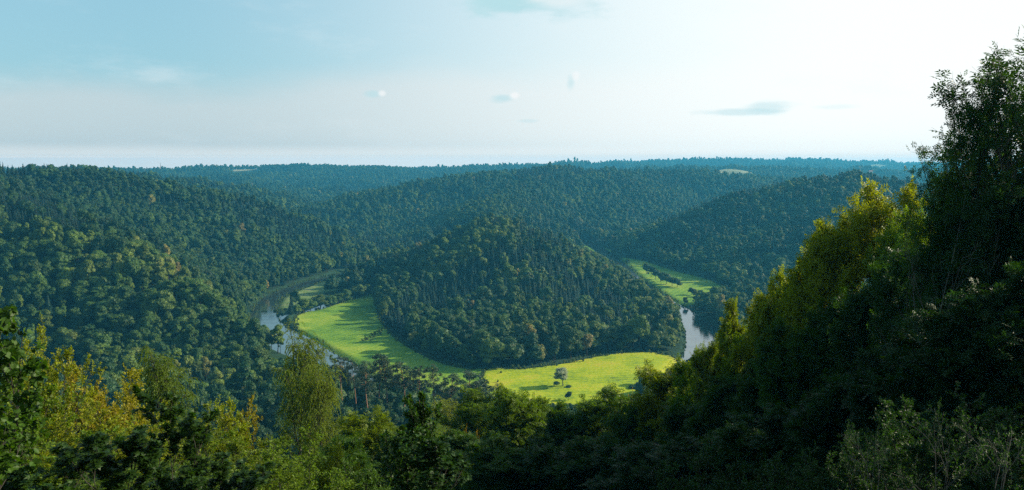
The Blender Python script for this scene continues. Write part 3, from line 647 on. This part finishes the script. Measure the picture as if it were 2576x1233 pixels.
def detailed(seed, H, rad, lo=.15, n1=26, n2=7, n3=5, nl=7, leaf='oval', ls=.08, e_lo=25, e_hi=65, up=.5, droop=0., l3=.9, r0=None, stems=1, bare=0, flat=.5, prof='oval', tip=0):
    rs = np.random.RandomState(seed); cr = Acc(); tr = Acc(); r0 = r0 or H*.014
    allL = []
    for s_ in range(stems):
        k = np.linspace(0, 1, 14); lean = rs.normal(size=2)*(.02 if stems == 1 else .28)*H*.5; Hs = H*(1 if s_ == 0 else .7+.28*rs.rand())
        ph = rs.rand(2)*6; T = np.column_stack([lean[0]*k**1.3+np.sin(k*5+ph[0])*.012*H*k, lean[1]*k**1.3+np.sin(k*4+ph[1])*.012*H*k, k*Hs])
        tube(tr, T, r0*(1-.93*k)*(1 if s_ == 0 else .7)+.004, 6)
        m = max(4, n1//stems if stems > 1 else n1); f = lo+(.99-lo)*((np.arange(m)+rs.rand(m)*.8)/m)**.85
        S0 = np.stack([np.interp(f, k, T[:, q]) for q in range(3)], -1); az_ = np.arange(m)*2.4+rs.rand(m)*.9
        g_ = (f-lo)/(1-lo)
        if prof == 'oval': rr_ = rad*np.sqrt(np.clip(1-((g_-.38)/.66)**2, .03, 1))
        elif prof == 'cone': rr_ = rad*(1-.88*g_)
        else: rr_ = rad*(.55+.45*g_)*(1-g_**6*.6)
        e = np.radians(e_lo+(e_hi-e_lo)*g_); D = np.stack([np.cos(az_)*np.cos(e), np.sin(az_)*np.cos(e), np.sin(e)], -1)
        L1 = rr_/np.maximum(np.cos(e), .42)*(.72+.45*rs.rand(m))/(1 if stems == 1 else 1.5)
        P1 = bezbranch(S0, D, L1, 8, (0, 0, up), .09, rs); q = np.linspace(1, .12, 8); rb = (r0*.42*(L1/rad)**.8)[:, None]*q+.003; tube(tr, P1, rb, 5, 1)
        S2, D2, t2, p2 = children(P1, n2, .18, 1., .75, rs, .15); L2 = L1[p2]*.46*(1.15-t2*.75)*(.6+.6*rs.rand(len(t2))); P2 = bezbranch(S2, D2, L2, 6, (0, 0, up*.5-droop*.6), .14, rs); tube(tr, P2, (r0*.13*(L2/rad)**.5)[:, None]*np.linspace(1, .3, 6)+.002, 4, 1)
        S3, D3, t3, p3 = children(P2, n3, .15, 1., .7, rs, .05); L3 = l3*(.35+.8*rs.rand(len(t3)))*min(1, rad/2.5); P3 = bezbranch(S3, D3, L3, 5, (0, 0, -droop*2.2+up*.3), .12, rs)
        tube(tr, P3, np.full((len(P3), 5), .004*max(1, H/12))*np.linspace(1, .4, 5), 3, 1)
        for PP, nn, t0 in ((P3, nl, .1), (P2, max(2, nl//2), .45)):
            lp, ld, lt, _ = children(PP, nn, t0, 1., .95, rs, -.05-droop*.9); ok = rs.rand(len(lp)) > bare; leaves(cr, lp[ok], ld[ok], ls, leaf, rs, flat)
        if tip:   # long naked leading shoots standing out of the crown
            S4, D4, t4, _ = children(P1[-max(6, m//3):], tip, .55, 1., .35, rs, 1.8); P4 = bezbranch(S4, D4, rad*.42*(.5+.8*rs.rand(len(t4))), 6, (0, 0, .5), .10, rs); tube(tr, P4, np.full((len(P4), 6), r0*.07)*np.linspace(1, .25, 6)+.002, 3, 1)
            S5, D5, t5, _ = children(P4, 3, .3, .9, .6, rs, .4); P5 = bezbranch(S5, D5, rad*.15*(.4+.8*rs.rand(len(t5))), 4, (0, 0, .4), .1, rs); tube(tr, P5, np.full((len(P5), 4), .004), 3, 1)
    return cr, tr
def mk(name, mb, H, rad, seed, **k):
    cr, tr = detailed(seed, H, rad, **k); c_ = cr.mesh(name+'_crown', [M_LEAF]) if cr.n else None
    return dict(crown=c_, trunk=tr.mesh(name+'_trunk', [mb, M_TWIG if mb is M_TWIG else M_BARK], True), H=max(a[:, 2].max() for a in cr.V+tr.V if len(a)), rad=rad)
ASH = [mk('ash', M_BARK, 18, 2.9, 100+i, n1=34, n2=9, n3=5, nl=10, leaf='pinnate', ls=.42, lo=.12, e_lo=5, e_hi=62, up=.45, l3=.95, flat=.55, bare=.05, r0=.13) for i in range(4)]
ASHT = [mk('ash_sparse', M_BARK, 18, 3.2, 120+i, n1=36, n2=10, n3=5, nl=8, leaf='pinnate', ls=.30, lo=.12, e_lo=5, e_hi=70, up=.6, l3=1.0, flat=.5, bare=.42, tip=6, r0=.13) for i in range(2)]
BIR = [mk('birch', M_BIRCH, 17, 2.7, 130+i, n1=40, n2=9, n3=7, nl=22, leaf='oval', ls=.12, lo=.22, e_lo=35, e_hi=72, up=.2, droop=.9, l3=1.5, flat=.1, r0=.13, prof='oval', bare=.05) for i in range(2)]
SHR = [mk('shrub', M_BARK, 5, 1.7, 140+i, n1=45, n2=9, n3=6, nl=12, leaf='oval', ls=.085, lo=.08, e_lo=25, e_hi=75, up=.7, l3=.42, stems=5, r0=.03, prof='open') for i in range(3)]
MAP = [mk('maple', M_BARK, 3.2, 1.1, 150+i, n1=22, n2=7, n3=4, nl=7, leaf='palm', ls=.14, lo=.1, e_lo=30, e_hi=75, up=.7, l3=.3, stems=4, r0=.016, flat=.85, prof='open') for i in range(2)]
HAZ = [mk('hazel', M_BARK, 3.4, 1.1, 160, n1=24, n2=7, n3=4, nl=7, leaf='round', ls=.10, lo=.1, e_lo=30, e_hi=75, up=.3, l3=.3, stems=3, r0=.02, flat=.25, droop=.3)]
OAK = [mk('oak', M_BARK, 3.2, .6, 170, n1=20, n2=6, n3=4, nl=8, leaf='lobed', ls=.12, lo=.15, e_lo=40, e_hi=75, up=.6, l3=.22, r0=.02, flat=.6)]
PRV = [mk('privet', M_TWIG, 2.6, 1.5, 180, n1=12, n2=6, n3=4, nl=8, leaf='oval', ls=.05, lo=.2, e_lo=20, e_hi=60, up=-.6, l3=.28, stems=3, r0=.010, flat=.7, bare=.05)]
DEAD = [mk('dead', M_TWIG, 9, 3.5, 190+i, n1=12, n2=7, n3=4, nl=1, bare=1.1, lo=.3, e_lo=10, e_hi=60, up=.5, l3=.6, r0=.07) for i in range(2)]
print('detailed', time.time()-T0)
RS = np.random.RandomState(77); _k = {}
def plant(lst, name, u, vt, y, wpx, tint, label, cat, group=None, rz=None, hmin=1.0):
    p = W(u, vt, y=y); g = float(height(np.array([p[0]]), np.array([p[1]]))[0]); i = _k.get(name, 0); _k[name] = i+1; pr = lst[i % len(lst)]
    h = max(hmin, p[2]-g); w = wpx/F*y/2/pr['rad']; r = bpy.data.objects.new(name, None); COL.objects.link(r)
    r.location = (p[0], p[1], p[2]-h-.05); r.rotation_euler = (0, 0, RS.rand()*6.28 if rz is None else rz); r.scale = (w, w, h/pr['H']); r.empty_display_size = .3
    tag(r, label, cat, group)
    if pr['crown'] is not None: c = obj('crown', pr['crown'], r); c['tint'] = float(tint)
    obj('trunk', pr['trunk'], r); return r
# left: hazel, yellowing shrubs, maples
plant(HAZ, 'hazel_bush', -95, 772, 6.4, 380, .22, 'hazel bush with large rounded drooping leaves, highest at the left edge', 'bush', hmin=2)
plant(HAZ, 'hazel_bush', -100, 985, 6.0, 380, .28, 'low dark green hazel bush in the bottom left corner', 'bush')
for u_, v_, y_, w_, t_, l_ in ((110,788,14,260,.64,'thin yellow-tipped shrub rising just behind the large hazel leaves'),(205,888,17,260,.72,'bright yellow leaved shrub, the yellowest of those on the left'),
  (290,925,18,260,.70,'yellow shrub beside the yellowest one, below the dark spur'),(60,900,13,300,.50,'olive shrub under the thin yellow-tipped one'),(400,985,18,300,.66,'yellow-green shrub at the foot of the small birch'),
  (455,1000,20,240,.58,'yellow-green shrub between the small birch and the taller shrubs'),(540,972,20,240,.60,'olive shrub reaching highest between the two birches'),(612,985,22,200,.72,'shrub with orange upper leaves left of the weeping birch'),
  (675,1050,18,260,.48,'dull green shrub in front of the weeping birch'),(330,1050,12.5,380,.55,'dense olive shrub behind the dark maple saplings'),(520,1080,14,340,.54,'olive and yellow shrub below the orange-topped one'),
  (620,1120,13,340,.50,'shadowed olive shrub at the bottom left of the weeping birch'),(190,985,11.5,320,.64,'shrub of small green and yellow leaves right of the corner hazel'),(80,1050,10,340,.44,'green shrub low beside the corner hazel'),
  (810,1075,21,190,.60,'golden shrub at the right foot of the weeping birch'),(740,1130,17,260,.46,'olive shrub at the bottom under the weeping birch'),(890,1140,18,240,.30,'dark shrub at the bottom right of the golden one'),
  (440,1140,10.5,380,.40,'green shrub at the bottom edge under the maples'),(250,1150,9.5,380,.40,'green shrub at the bottom edge left of the maples')):
    plant(SHR, 'shrub', u_, v_, y_, w_*1.12, t_, l_, 'shrub')
plant(BIR, 'birch_tree', 392, 858, 42, 135, .50, 'small birch with pale stem above the yellow shrubs', 'birch')
for u_, v_, y_, w_, t_, l_ in ((425,955,8.6,250,.16,'dark green maple sapling with the highest leading shoot among the left shrubs'),(270,1050,7.6,300,.14,'broad dark maple sapling under the yellow shrub'),
        (560,1120,8.4,260,.15,'low dark maple sapling in front of the olive shrubs'),(110,1120,7.2,300,.18,'dark maple sapling near the bottom left corner')):
    plant(MAP, 'maple_sapling', u_, v_, y_, w_, t_, l_, 'sapling')
# weeping birches
plant(BIR, 'birch_tree', 748, 808, 70, 138, .54, 'tall weeping birch rising in front of the river, left of the pines', 'birch')
plant(BIR, 'birch_tree', 800, 900, 66, 112, .56, 'shorter weeping birch touching the tall one on its right side', 'birch')
plant(BIR, 'birch_tree', 1128, 985, 135, 90, .62, 'pale yellow birch standing between the pines and the ash crowns', 'birch')
plant(BIR, 'birch_tree', 1085, 1040, 120, 80, .50, 'thin green birch below the pines', 'birch')
# middle
plant(OAK, 'oak_sapling', 1062, 975, 12, 95, .18, 'slender oak sapling with dark bluish leaves standing up against the dark wood', 'sapling')
plant(OAK, 'oak_sapling', 1095, 1095, 11, 170, .12, 'bushy dark oak sapling at the foot of the slender one', 'sapling')
plant(OAK, 'oak_sapling', 1010, 1060, 11.5, 110, .14, 'oak sapling with drooping dark leaves left of the slender one', 'sapling')
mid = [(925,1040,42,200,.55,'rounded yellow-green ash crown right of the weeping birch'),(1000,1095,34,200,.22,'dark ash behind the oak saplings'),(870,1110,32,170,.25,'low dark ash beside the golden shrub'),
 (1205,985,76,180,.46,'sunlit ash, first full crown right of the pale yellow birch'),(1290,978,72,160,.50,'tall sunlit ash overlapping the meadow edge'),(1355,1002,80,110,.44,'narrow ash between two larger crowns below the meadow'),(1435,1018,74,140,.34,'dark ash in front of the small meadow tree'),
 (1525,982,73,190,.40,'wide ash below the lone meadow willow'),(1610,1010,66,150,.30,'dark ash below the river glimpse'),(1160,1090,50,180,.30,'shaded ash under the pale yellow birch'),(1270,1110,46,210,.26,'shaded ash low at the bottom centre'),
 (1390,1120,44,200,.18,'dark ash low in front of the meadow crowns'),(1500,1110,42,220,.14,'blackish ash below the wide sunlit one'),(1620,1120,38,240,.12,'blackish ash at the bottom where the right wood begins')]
for u_, v_, y_, w_, t_, l_ in mid: plant(ASH, 'ash_tree', u_, v_-14, y_, w_*1.2, t_, l_, 'ash tree')  # leaf tint paints some crowns as sunlit and others as shaded
plant(SHR, 'maple_tree', 1578, 970, 74, 70, .90, 'small golden maple top above the wide ash', 'maple'); plant(SHR, 'maple_tree', 1478, 1018, 78, 62, .93, 'orange-yellow maple top beside the dark ash below the meadow', 'maple')
plant(SHR, 'maple_tree', 1185, 1058, 60, 50, .92, 'little golden maple left of the bottom centre crowns', 'maple')
# the rising wood on the right
rgt = [(1688,905,66,170,.62,'lime-green ash at the lower end of the rising row'),(1748,872,62,110,.50,'ash beside the silvery river reach'),(1795,835,58,100,.56,'ash just below the slender spire'),(1843,742,54,74,.60,'slender spire-like ash, its tip above the right river reach'),
 (1885,800,52,130,.52,'low ash between the spire and the next yellow top'),(1932,712,50,120,.62,'yellow-topped ash third up the rising row'),(1988,655,48,120,.62,'ash with a ragged yellow shoulder'),(2047,598,46,140,.63,'yellow-lit ash below the highest golden crown'),
 (2115,520,44,150,.64,'golden ash leaning against the highest golden crown'),(2205,440,43,190,.68,'highest golden ash crown, against the right hill'),(2285,500,40,150,.52,'olive ash between the golden crown and the big dark tree')]
for u_, v_, y_, w_, t_, l_ in rgt: plant(ASH, 'ash_tree', u_, v_-8, y_, w_*1.35, t_, l_, 'ash tree')  # yellow tints put the sun's backlight into the leaf colour
plant(ASHT, 'ash_tree', 2600, 28, 27, 600, .14, 'tallest tree, dark ash with bare shoots against the white sky', 'ash tree')
plant(ASHT, 'ash_tree', 2462, 135, 28, 250, .2, 'dark ash crown leaning out left of the tallest tree', 'ash tree', rz=3.6)
plant(ASHT, 'ash_tree', 2400, 322, 29, 270, .24, 'lower dark ash on the left flank of the tallest tree', 'ash tree')  # low tints paint the shaded side of these three backlit crowns
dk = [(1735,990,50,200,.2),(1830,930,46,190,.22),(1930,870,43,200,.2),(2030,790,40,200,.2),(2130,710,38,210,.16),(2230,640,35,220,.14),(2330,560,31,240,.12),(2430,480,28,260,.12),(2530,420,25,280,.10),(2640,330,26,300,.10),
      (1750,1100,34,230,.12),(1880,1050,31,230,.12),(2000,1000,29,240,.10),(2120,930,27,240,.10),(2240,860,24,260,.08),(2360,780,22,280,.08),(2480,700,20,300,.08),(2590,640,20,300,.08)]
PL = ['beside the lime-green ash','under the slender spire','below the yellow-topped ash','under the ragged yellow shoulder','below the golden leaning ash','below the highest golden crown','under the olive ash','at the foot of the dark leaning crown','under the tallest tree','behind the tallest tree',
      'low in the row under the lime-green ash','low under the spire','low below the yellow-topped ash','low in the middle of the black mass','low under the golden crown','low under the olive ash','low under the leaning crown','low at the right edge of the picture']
for (u_, v_, y_, w_, t_), q_ in zip(dk, PL): plant(ASH, 'ash_tree', u_, v_, y_, w_*1.15, t_, 'deep shaded ash '+q_, 'ash tree')  # shade of the black mass is put into near-black tints, shrubs too
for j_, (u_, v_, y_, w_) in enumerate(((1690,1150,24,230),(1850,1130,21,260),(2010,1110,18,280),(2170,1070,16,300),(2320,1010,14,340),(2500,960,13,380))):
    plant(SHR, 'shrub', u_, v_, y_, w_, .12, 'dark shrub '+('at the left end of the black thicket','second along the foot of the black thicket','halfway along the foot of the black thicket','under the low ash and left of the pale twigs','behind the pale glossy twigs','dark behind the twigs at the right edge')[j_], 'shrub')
for u_, v_, y_, w_, l_ in ((2200,1010,9.5,300,'sparse shrub with small pale glossy leaves, arching left in front of the dark wood'),(2380,985,9,330,'sparse pale-leaved shrub with a bent grey stem'),(2520,1010,8,330,'sparse pale-leaved shrub at the lower right corner')):
    plant(PRV, 'privet_bush', u_, v_+25, y_, w_, .12, l_, 'bush')
plant(DEAD, 'dead_tree', 2385, 430, 25, 330, 0, 'bare dead tree with crooked pale branches in front of the dark wood', 'dead tree', hmin=4)
plant(DEAD, 'dead_tree', 1775, 815, 50, 90, 0, 'small leafless tree against the silvery river', 'dead tree')
# trees of the same wood just beyond the right edge; they shade the slope
for j_ in range(16):
    x_ = 24+j_*4.5+RS.rand()*3; y_ = 6+(j_ % 4)*11+x_*.35; z_ = float(height(np.array([x_]), np.array([y_]))[0])
    if x_ < (y_*.64+3): continue
    r_ = bpy.data.objects.new('ash_tree', None); COL.objects.link(r_); r_.location = (x_, y_, z_); r_.rotation_euler = (0, 0, RS.rand()*6); r_.scale = (1.35, 1.35, .92+.15*RS.rand())
    tag(r_, 'ash of the same wood beyond the right edge', 'ash tree', 'ash trees beyond the right edge'); pr = ASH[j_ % 4]; c_ = obj('crown', pr['crown'], r_); c_['tint'] = .2; obj('trunk', pr['trunk'], r_)
# Scots pines in front of the meadow
PINES = [(858,898,372,46),(893,905,368,40),(922,912,356,56),(951,888,352,50),(972,898,350,50),(1015,908,352,62),(1052,918,350,44),(1090,917,346,44),(1131,942,345,56),(1172,933,338,58),(1192,955,335,54),(1222,958,340,50),(1249,966,345,34),(1520,972,300,46)]
for j_, (u_, v_, y_, w_) in enumerate(PINES):
    p = W(u_, v_, y=y_); g_ = float(height(np.array([p[0]]), np.array([p[1]]))[0]); h_ = max(11, min(21, p[2]-g_)); pr = P_PROTO[j_ % 5]
    tree_thing('scots_pine', pr, (p[0], p[1], p[2]-h_), (w_/F*y_/5.6, w_/F*y_/5.6, h_/17.2), RS.rand()*6, .3+.4*RS.rand(),
      ['leftmost Scots pine, tip against the river bend','second Scots pine from the left of the pine row','bushy Scots pine on the left of the tallest pair','tallest Scots pine, dark against the green meadow','Scots pine paired with the tallest one','Scots pine with wide flat crown over the meadow','small topped Scots pine right of the wide flat crown','lone Scots pine with a long bare pale trunk','broad Scots pine right of the bare-trunked one','Scots pine with a pointed top near the yellow meadow','low wide Scots pine below the pointed one','rounded Scots pine at the meadow corner','rightmost small Scots pine of the row','single dark pine below the lone meadow willow'][j_], 'pine', 'Scots pines in front of the meadow' if j_ < 13 else None)
# single trees on the meadows and banks (u, v top, v foot, width px)
M_WIL = foliage('willow_leaves', [(0,(.36,.40,.25)),(1,(.50,.54,.36))], 0.55, 0.4, tcol=(1.0, 1.05, .7))
B_PROTO.append(make('willow', proto_broad, M_WIL, M_BARK, 33, H=16, rad=4.2, lobes=18, low=.06))
def single(name, u, vt, vb, w, tint, label, cat, group=None, pi=None):
    b_ = W(u, vb, z=1.2); t_ = W(u, vt, y=b_[1]); i = _k.get('s', 0); _k['s'] = i+1; j = i % 8 if pi is None else pi; pr = B_PROTO[j]; rr_ = [5.2,4.8,5.6,4.4,5.0,3.6,6.0,4.9,4.2][j]; hh = [16,17,15,18,14,20,16,19,16][j]
    zz = float(height(np.array([b_[0]]), np.array([b_[1]]))[0]); tree_thing(name, pr, (b_[0], b_[1], zz-.2), (w*1.35/F*b_[1]/2/rr_,)*2+((t_[2]-zz)*1.06/hh,), RS.rand()*6, tint, label, cat, group)
single('willow_tree', 1415, 927, 973, 32, .84, 'lone pale grey-green willow in the yellow meadow', 'willow', pi=8)
single('bush', 1401, 958, 974, 14, .50, 'small bush touching the left side of the lone willow', 'bush', pi=4); single('bush', 1432, 968, 976, 13, .22, 'dark low bush to the right of the lone willow', 'bush', pi=4)
single('alder_tree', 1431, 985, 1008, 15, .15, 'small dark tree on the near edge of the yellow meadow', 'tree', pi=1)
single('alder_tree', 1624, 936, 968, 26, .38, 'rounded grey-green tree on the river bank right of the yellow meadow', 'tree', pi=1); single('alder_tree', 1612, 955, 994, 28, .2, 'dark tree below the rounded bank tree', 'tree', pi=2); single('alder_tree', 1642, 952, 986, 28, .15, 'dark bank tree between the meadow and the right wood', 'tree', pi=0)
single('bush', 1592, 969, 978, 22, .15, 'flat dark bush at the right of the yellow meadow', 'bush', pi=4)
for j_, (u_, a_, b_, w_) in enumerate(((748,766,794,20),(764,752,790,30),(782,755,785,26),(806,742,780,34),(830,740,772,28),(850,738,766,24),(870,730,762,26),(890,722,754,26),(908,716,750,24),(925,715,746,22))):
    single('alder_tree', u_, a_, b_, w_, .2+.3*RS.rand(), ('leafy bank tree in the row between the green meadow and the rough strip'), 'tree', 'bank trees between the two left meadows')
for j_, (u_, a_, b_, w_) in enumerate(((1626,664,690,18),(1638,668,698,20),(1650,676,704,20),(1662,684,710,20),(1676,690,716,22),(1690,697,721,22),(1703,700,724,20))):
    single('alder_tree', u_, a_, b_, w_, .12+.12*RS.rand(), 'dark tree of the hedge row across the right meadow', 'tree', 'hedge row trees across the right meadow')
single('alder_tree', 1740, 724, 743, 17, .2, 'left one of two round trees alone in the right meadow', 'tree', pi=0); single('alder_tree', 1761, 731, 748, 17, .12, 'right one of two round trees alone in the right meadow', 'tree', pi=2)
single('alder_tree', 1580, 652, 663, 10, .3, 'tiny tree at the far end of the right meadow', 'tree', pi=0); single('alder_tree', 1724, 748, 766, 14, .2, 'small tree on the river side of the right meadow', 'tree', pi=1)
for j_, u_ in enumerate((872,893,912,930,946,960,975,990,1006,1022,1040)):
    y_ = 428+(j_*37 % 5)*7; p = W(u_, 925+(j_*53 % 7)*4+(u_-872)*.12, y=y_); g_ = float(height(np.array([p[0]]), np.array([p[1]]))[0]); h_ = max(8, p[2]-g_)
    tree_thing('alder_tree', B_PROTO[j_ % 8], (p[0], p[1], p[2]-h_), (1.0+.15*(j_ % 3), 1.0+.15*(j_ % 3), h_/[16,17,15,18,14,20,16,19][j_ % 8]), RS.rand()*6, .1+.15*RS.rand(), 'dark broadleaf tree of the belt hiding the river behind the pines', 'tree', 'dark trees on the bank behind the pines')
# mast and farm on the skyline
P0 = hit(404, 424, 1500); ms = Acc(); hM = (424-409)/F*P0[1]; z0 = P0[2]
for q in range(3):
    a_ = q*2.094; tube(ms, np.array([[math.cos(a_)*1.1, math.sin(a_)*1.1, 0], [math.cos(a_)*.25, math.sin(a_)*.25, hM]]), np.array([.16, .12]), 4)
for q in range(10):
    f_ = q/10; r_ = 1.1-.85*f_; c3 = np.array([[math.cos(k*2.094)*r_, math.sin(k*2.094)*r_, f_*hM] for k in (0, 1, 2, 0)]); tube(ms, c3, np.full(4, .08), 3)
m_, t, o = mat('grey_steel'); p = t.nodes.new('ShaderNodeBsdfPrincipled'); p.inputs['Base Color'].default_value = (.25,.27,.29,1); p.inputs['Metallic'].default_value = .6; p.inputs['Roughness'].default_value = .5; t.links.new(p.outputs[0], o.inputs[0])
tag(obj('radio_mast', ms.mesh('radio_mast', [m_]), loc=(P0[0], P0[1], z0)), 'thin steel lattice mast on the wooded skyline at the left', 'mast')
def flatmat(nm, c_):
    m_, t, o = mat(nm); tc_ = t.nodes.new('ShaderNodeTexCoord'); no = noise(1.5, 4, .6, tc_.outputs['Object'], t); c = MIX(M('MULTIPLY', no.outputs[0], .35, tree=t), c_, tuple(v*.6 for v in c_), tree=t)
    p = t.nodes.new('ShaderNodeBsdfPrincipled'); t.links.new(c, p.inputs['Base Color']); p.inputs['Roughness'].default_value = .8; t.links.new(p.outputs[0], o.inputs[0]); return m_
MW, MR, MG = flatmat('white_render', (.75,.72,.66)), flatmat('red_roof_tile', (.36,.09,.05)), flatmat('dark_window', (.04,.05,.06))
def box(acc, x0, x1, y0, y1, z0, z1, mi=0):
    acc.add([(x0,y0,z0),(x1,y0,z0),(x1,y1,z0),(x0,y1,z0),(x0,y0,z1),(x1,y0,z1),(x1,y1,z1),(x0,y1,z1)], [np.array([(0,3,2,1),(4,5,6,7),(0,1,5,4),(1,2,6,5),(2,3,7,6),(3,0,4,7)])], mi)
for u_, v_, ln, lab in ((2158,432,11,'long low white farm building behind the crest of the right hill'),(2190,431,6,'small white farmhouse with red roof beside the long white building')):
    P = W(u_, v_, y=2900); zz = float(height(np.array([P[0]]), np.array([P[1]]))[0]); zz = max(zz, P[2]-4)
    r_ = bpy.data.objects.new('farm_building', None); COL.objects.link(r_); r_.location = (P[0], P[1], zz); tag(r_, lab, 'farm building')
    a = Acc(); box(a, -ln, ln, -6, 6, -6, 4); obj('wall', a.mesh('farm_wall', [MW]), r_)
    a = Acc(); a.add([(-ln-.6,-7,3.8),(ln+.6,-7,3.8),(ln+.6,7,3.8),(-ln-.6,7,3.8),(-ln-.6,0,7),(ln+.6,0,7)], [np.array([(0,1,5,4),(2,3,4,5),(0,3,2,1)]), np.array([(0,4,3),(1,2,5)])]); obj('roof', a.mesh('farm_roof', [MR]), r_)
    for q in range(4):
        a = Acc(); xx = -ln+ln*2*(q+.5)/4; box(a, xx-.6, xx+.6, -6.06, -5.9, 1, 2.6); obj('window', a.mesh('farm_window', [MG]), r_)
print('foreground', time.time()-T0)
#FG_END
#HAZE
hz = Acc(); hx, hy0, hy1, hz0, hz1 = 7300, -7300, 7300, float(V[:, 2].min())-1, max(176.0, float(V[:, 2].max())+1)
hv = [(sx*hx, yy, zz) for zz in (hz0, hz1) for yy in (hy0, hy1) for sx in (-1, 1)]
hz.add(hv, [np.array([(0,2,3,1),(4,5,7,6),(0,1,5,4),(2,6,7,3),(0,4,6,2),(1,3,7,5)])])
mh, t, o = mat('haze'); pv = t.nodes.new('ShaderNodeVolumePrincipled'); pv.inputs['Color'].default_value = (.085,.50,.83,1); pv.inputs['Density'].default_value = 0.000135; pv.inputs['Anisotropy'].default_value = 0.2
t.links.new(pv.outputs[0], o.inputs['Volume'])
tag(obj('haze', hz.mesh('haze', [mh])), 'thin bluish air haze over the valley', 'haze', kind='stuff')
print('done', time.time()-T0)
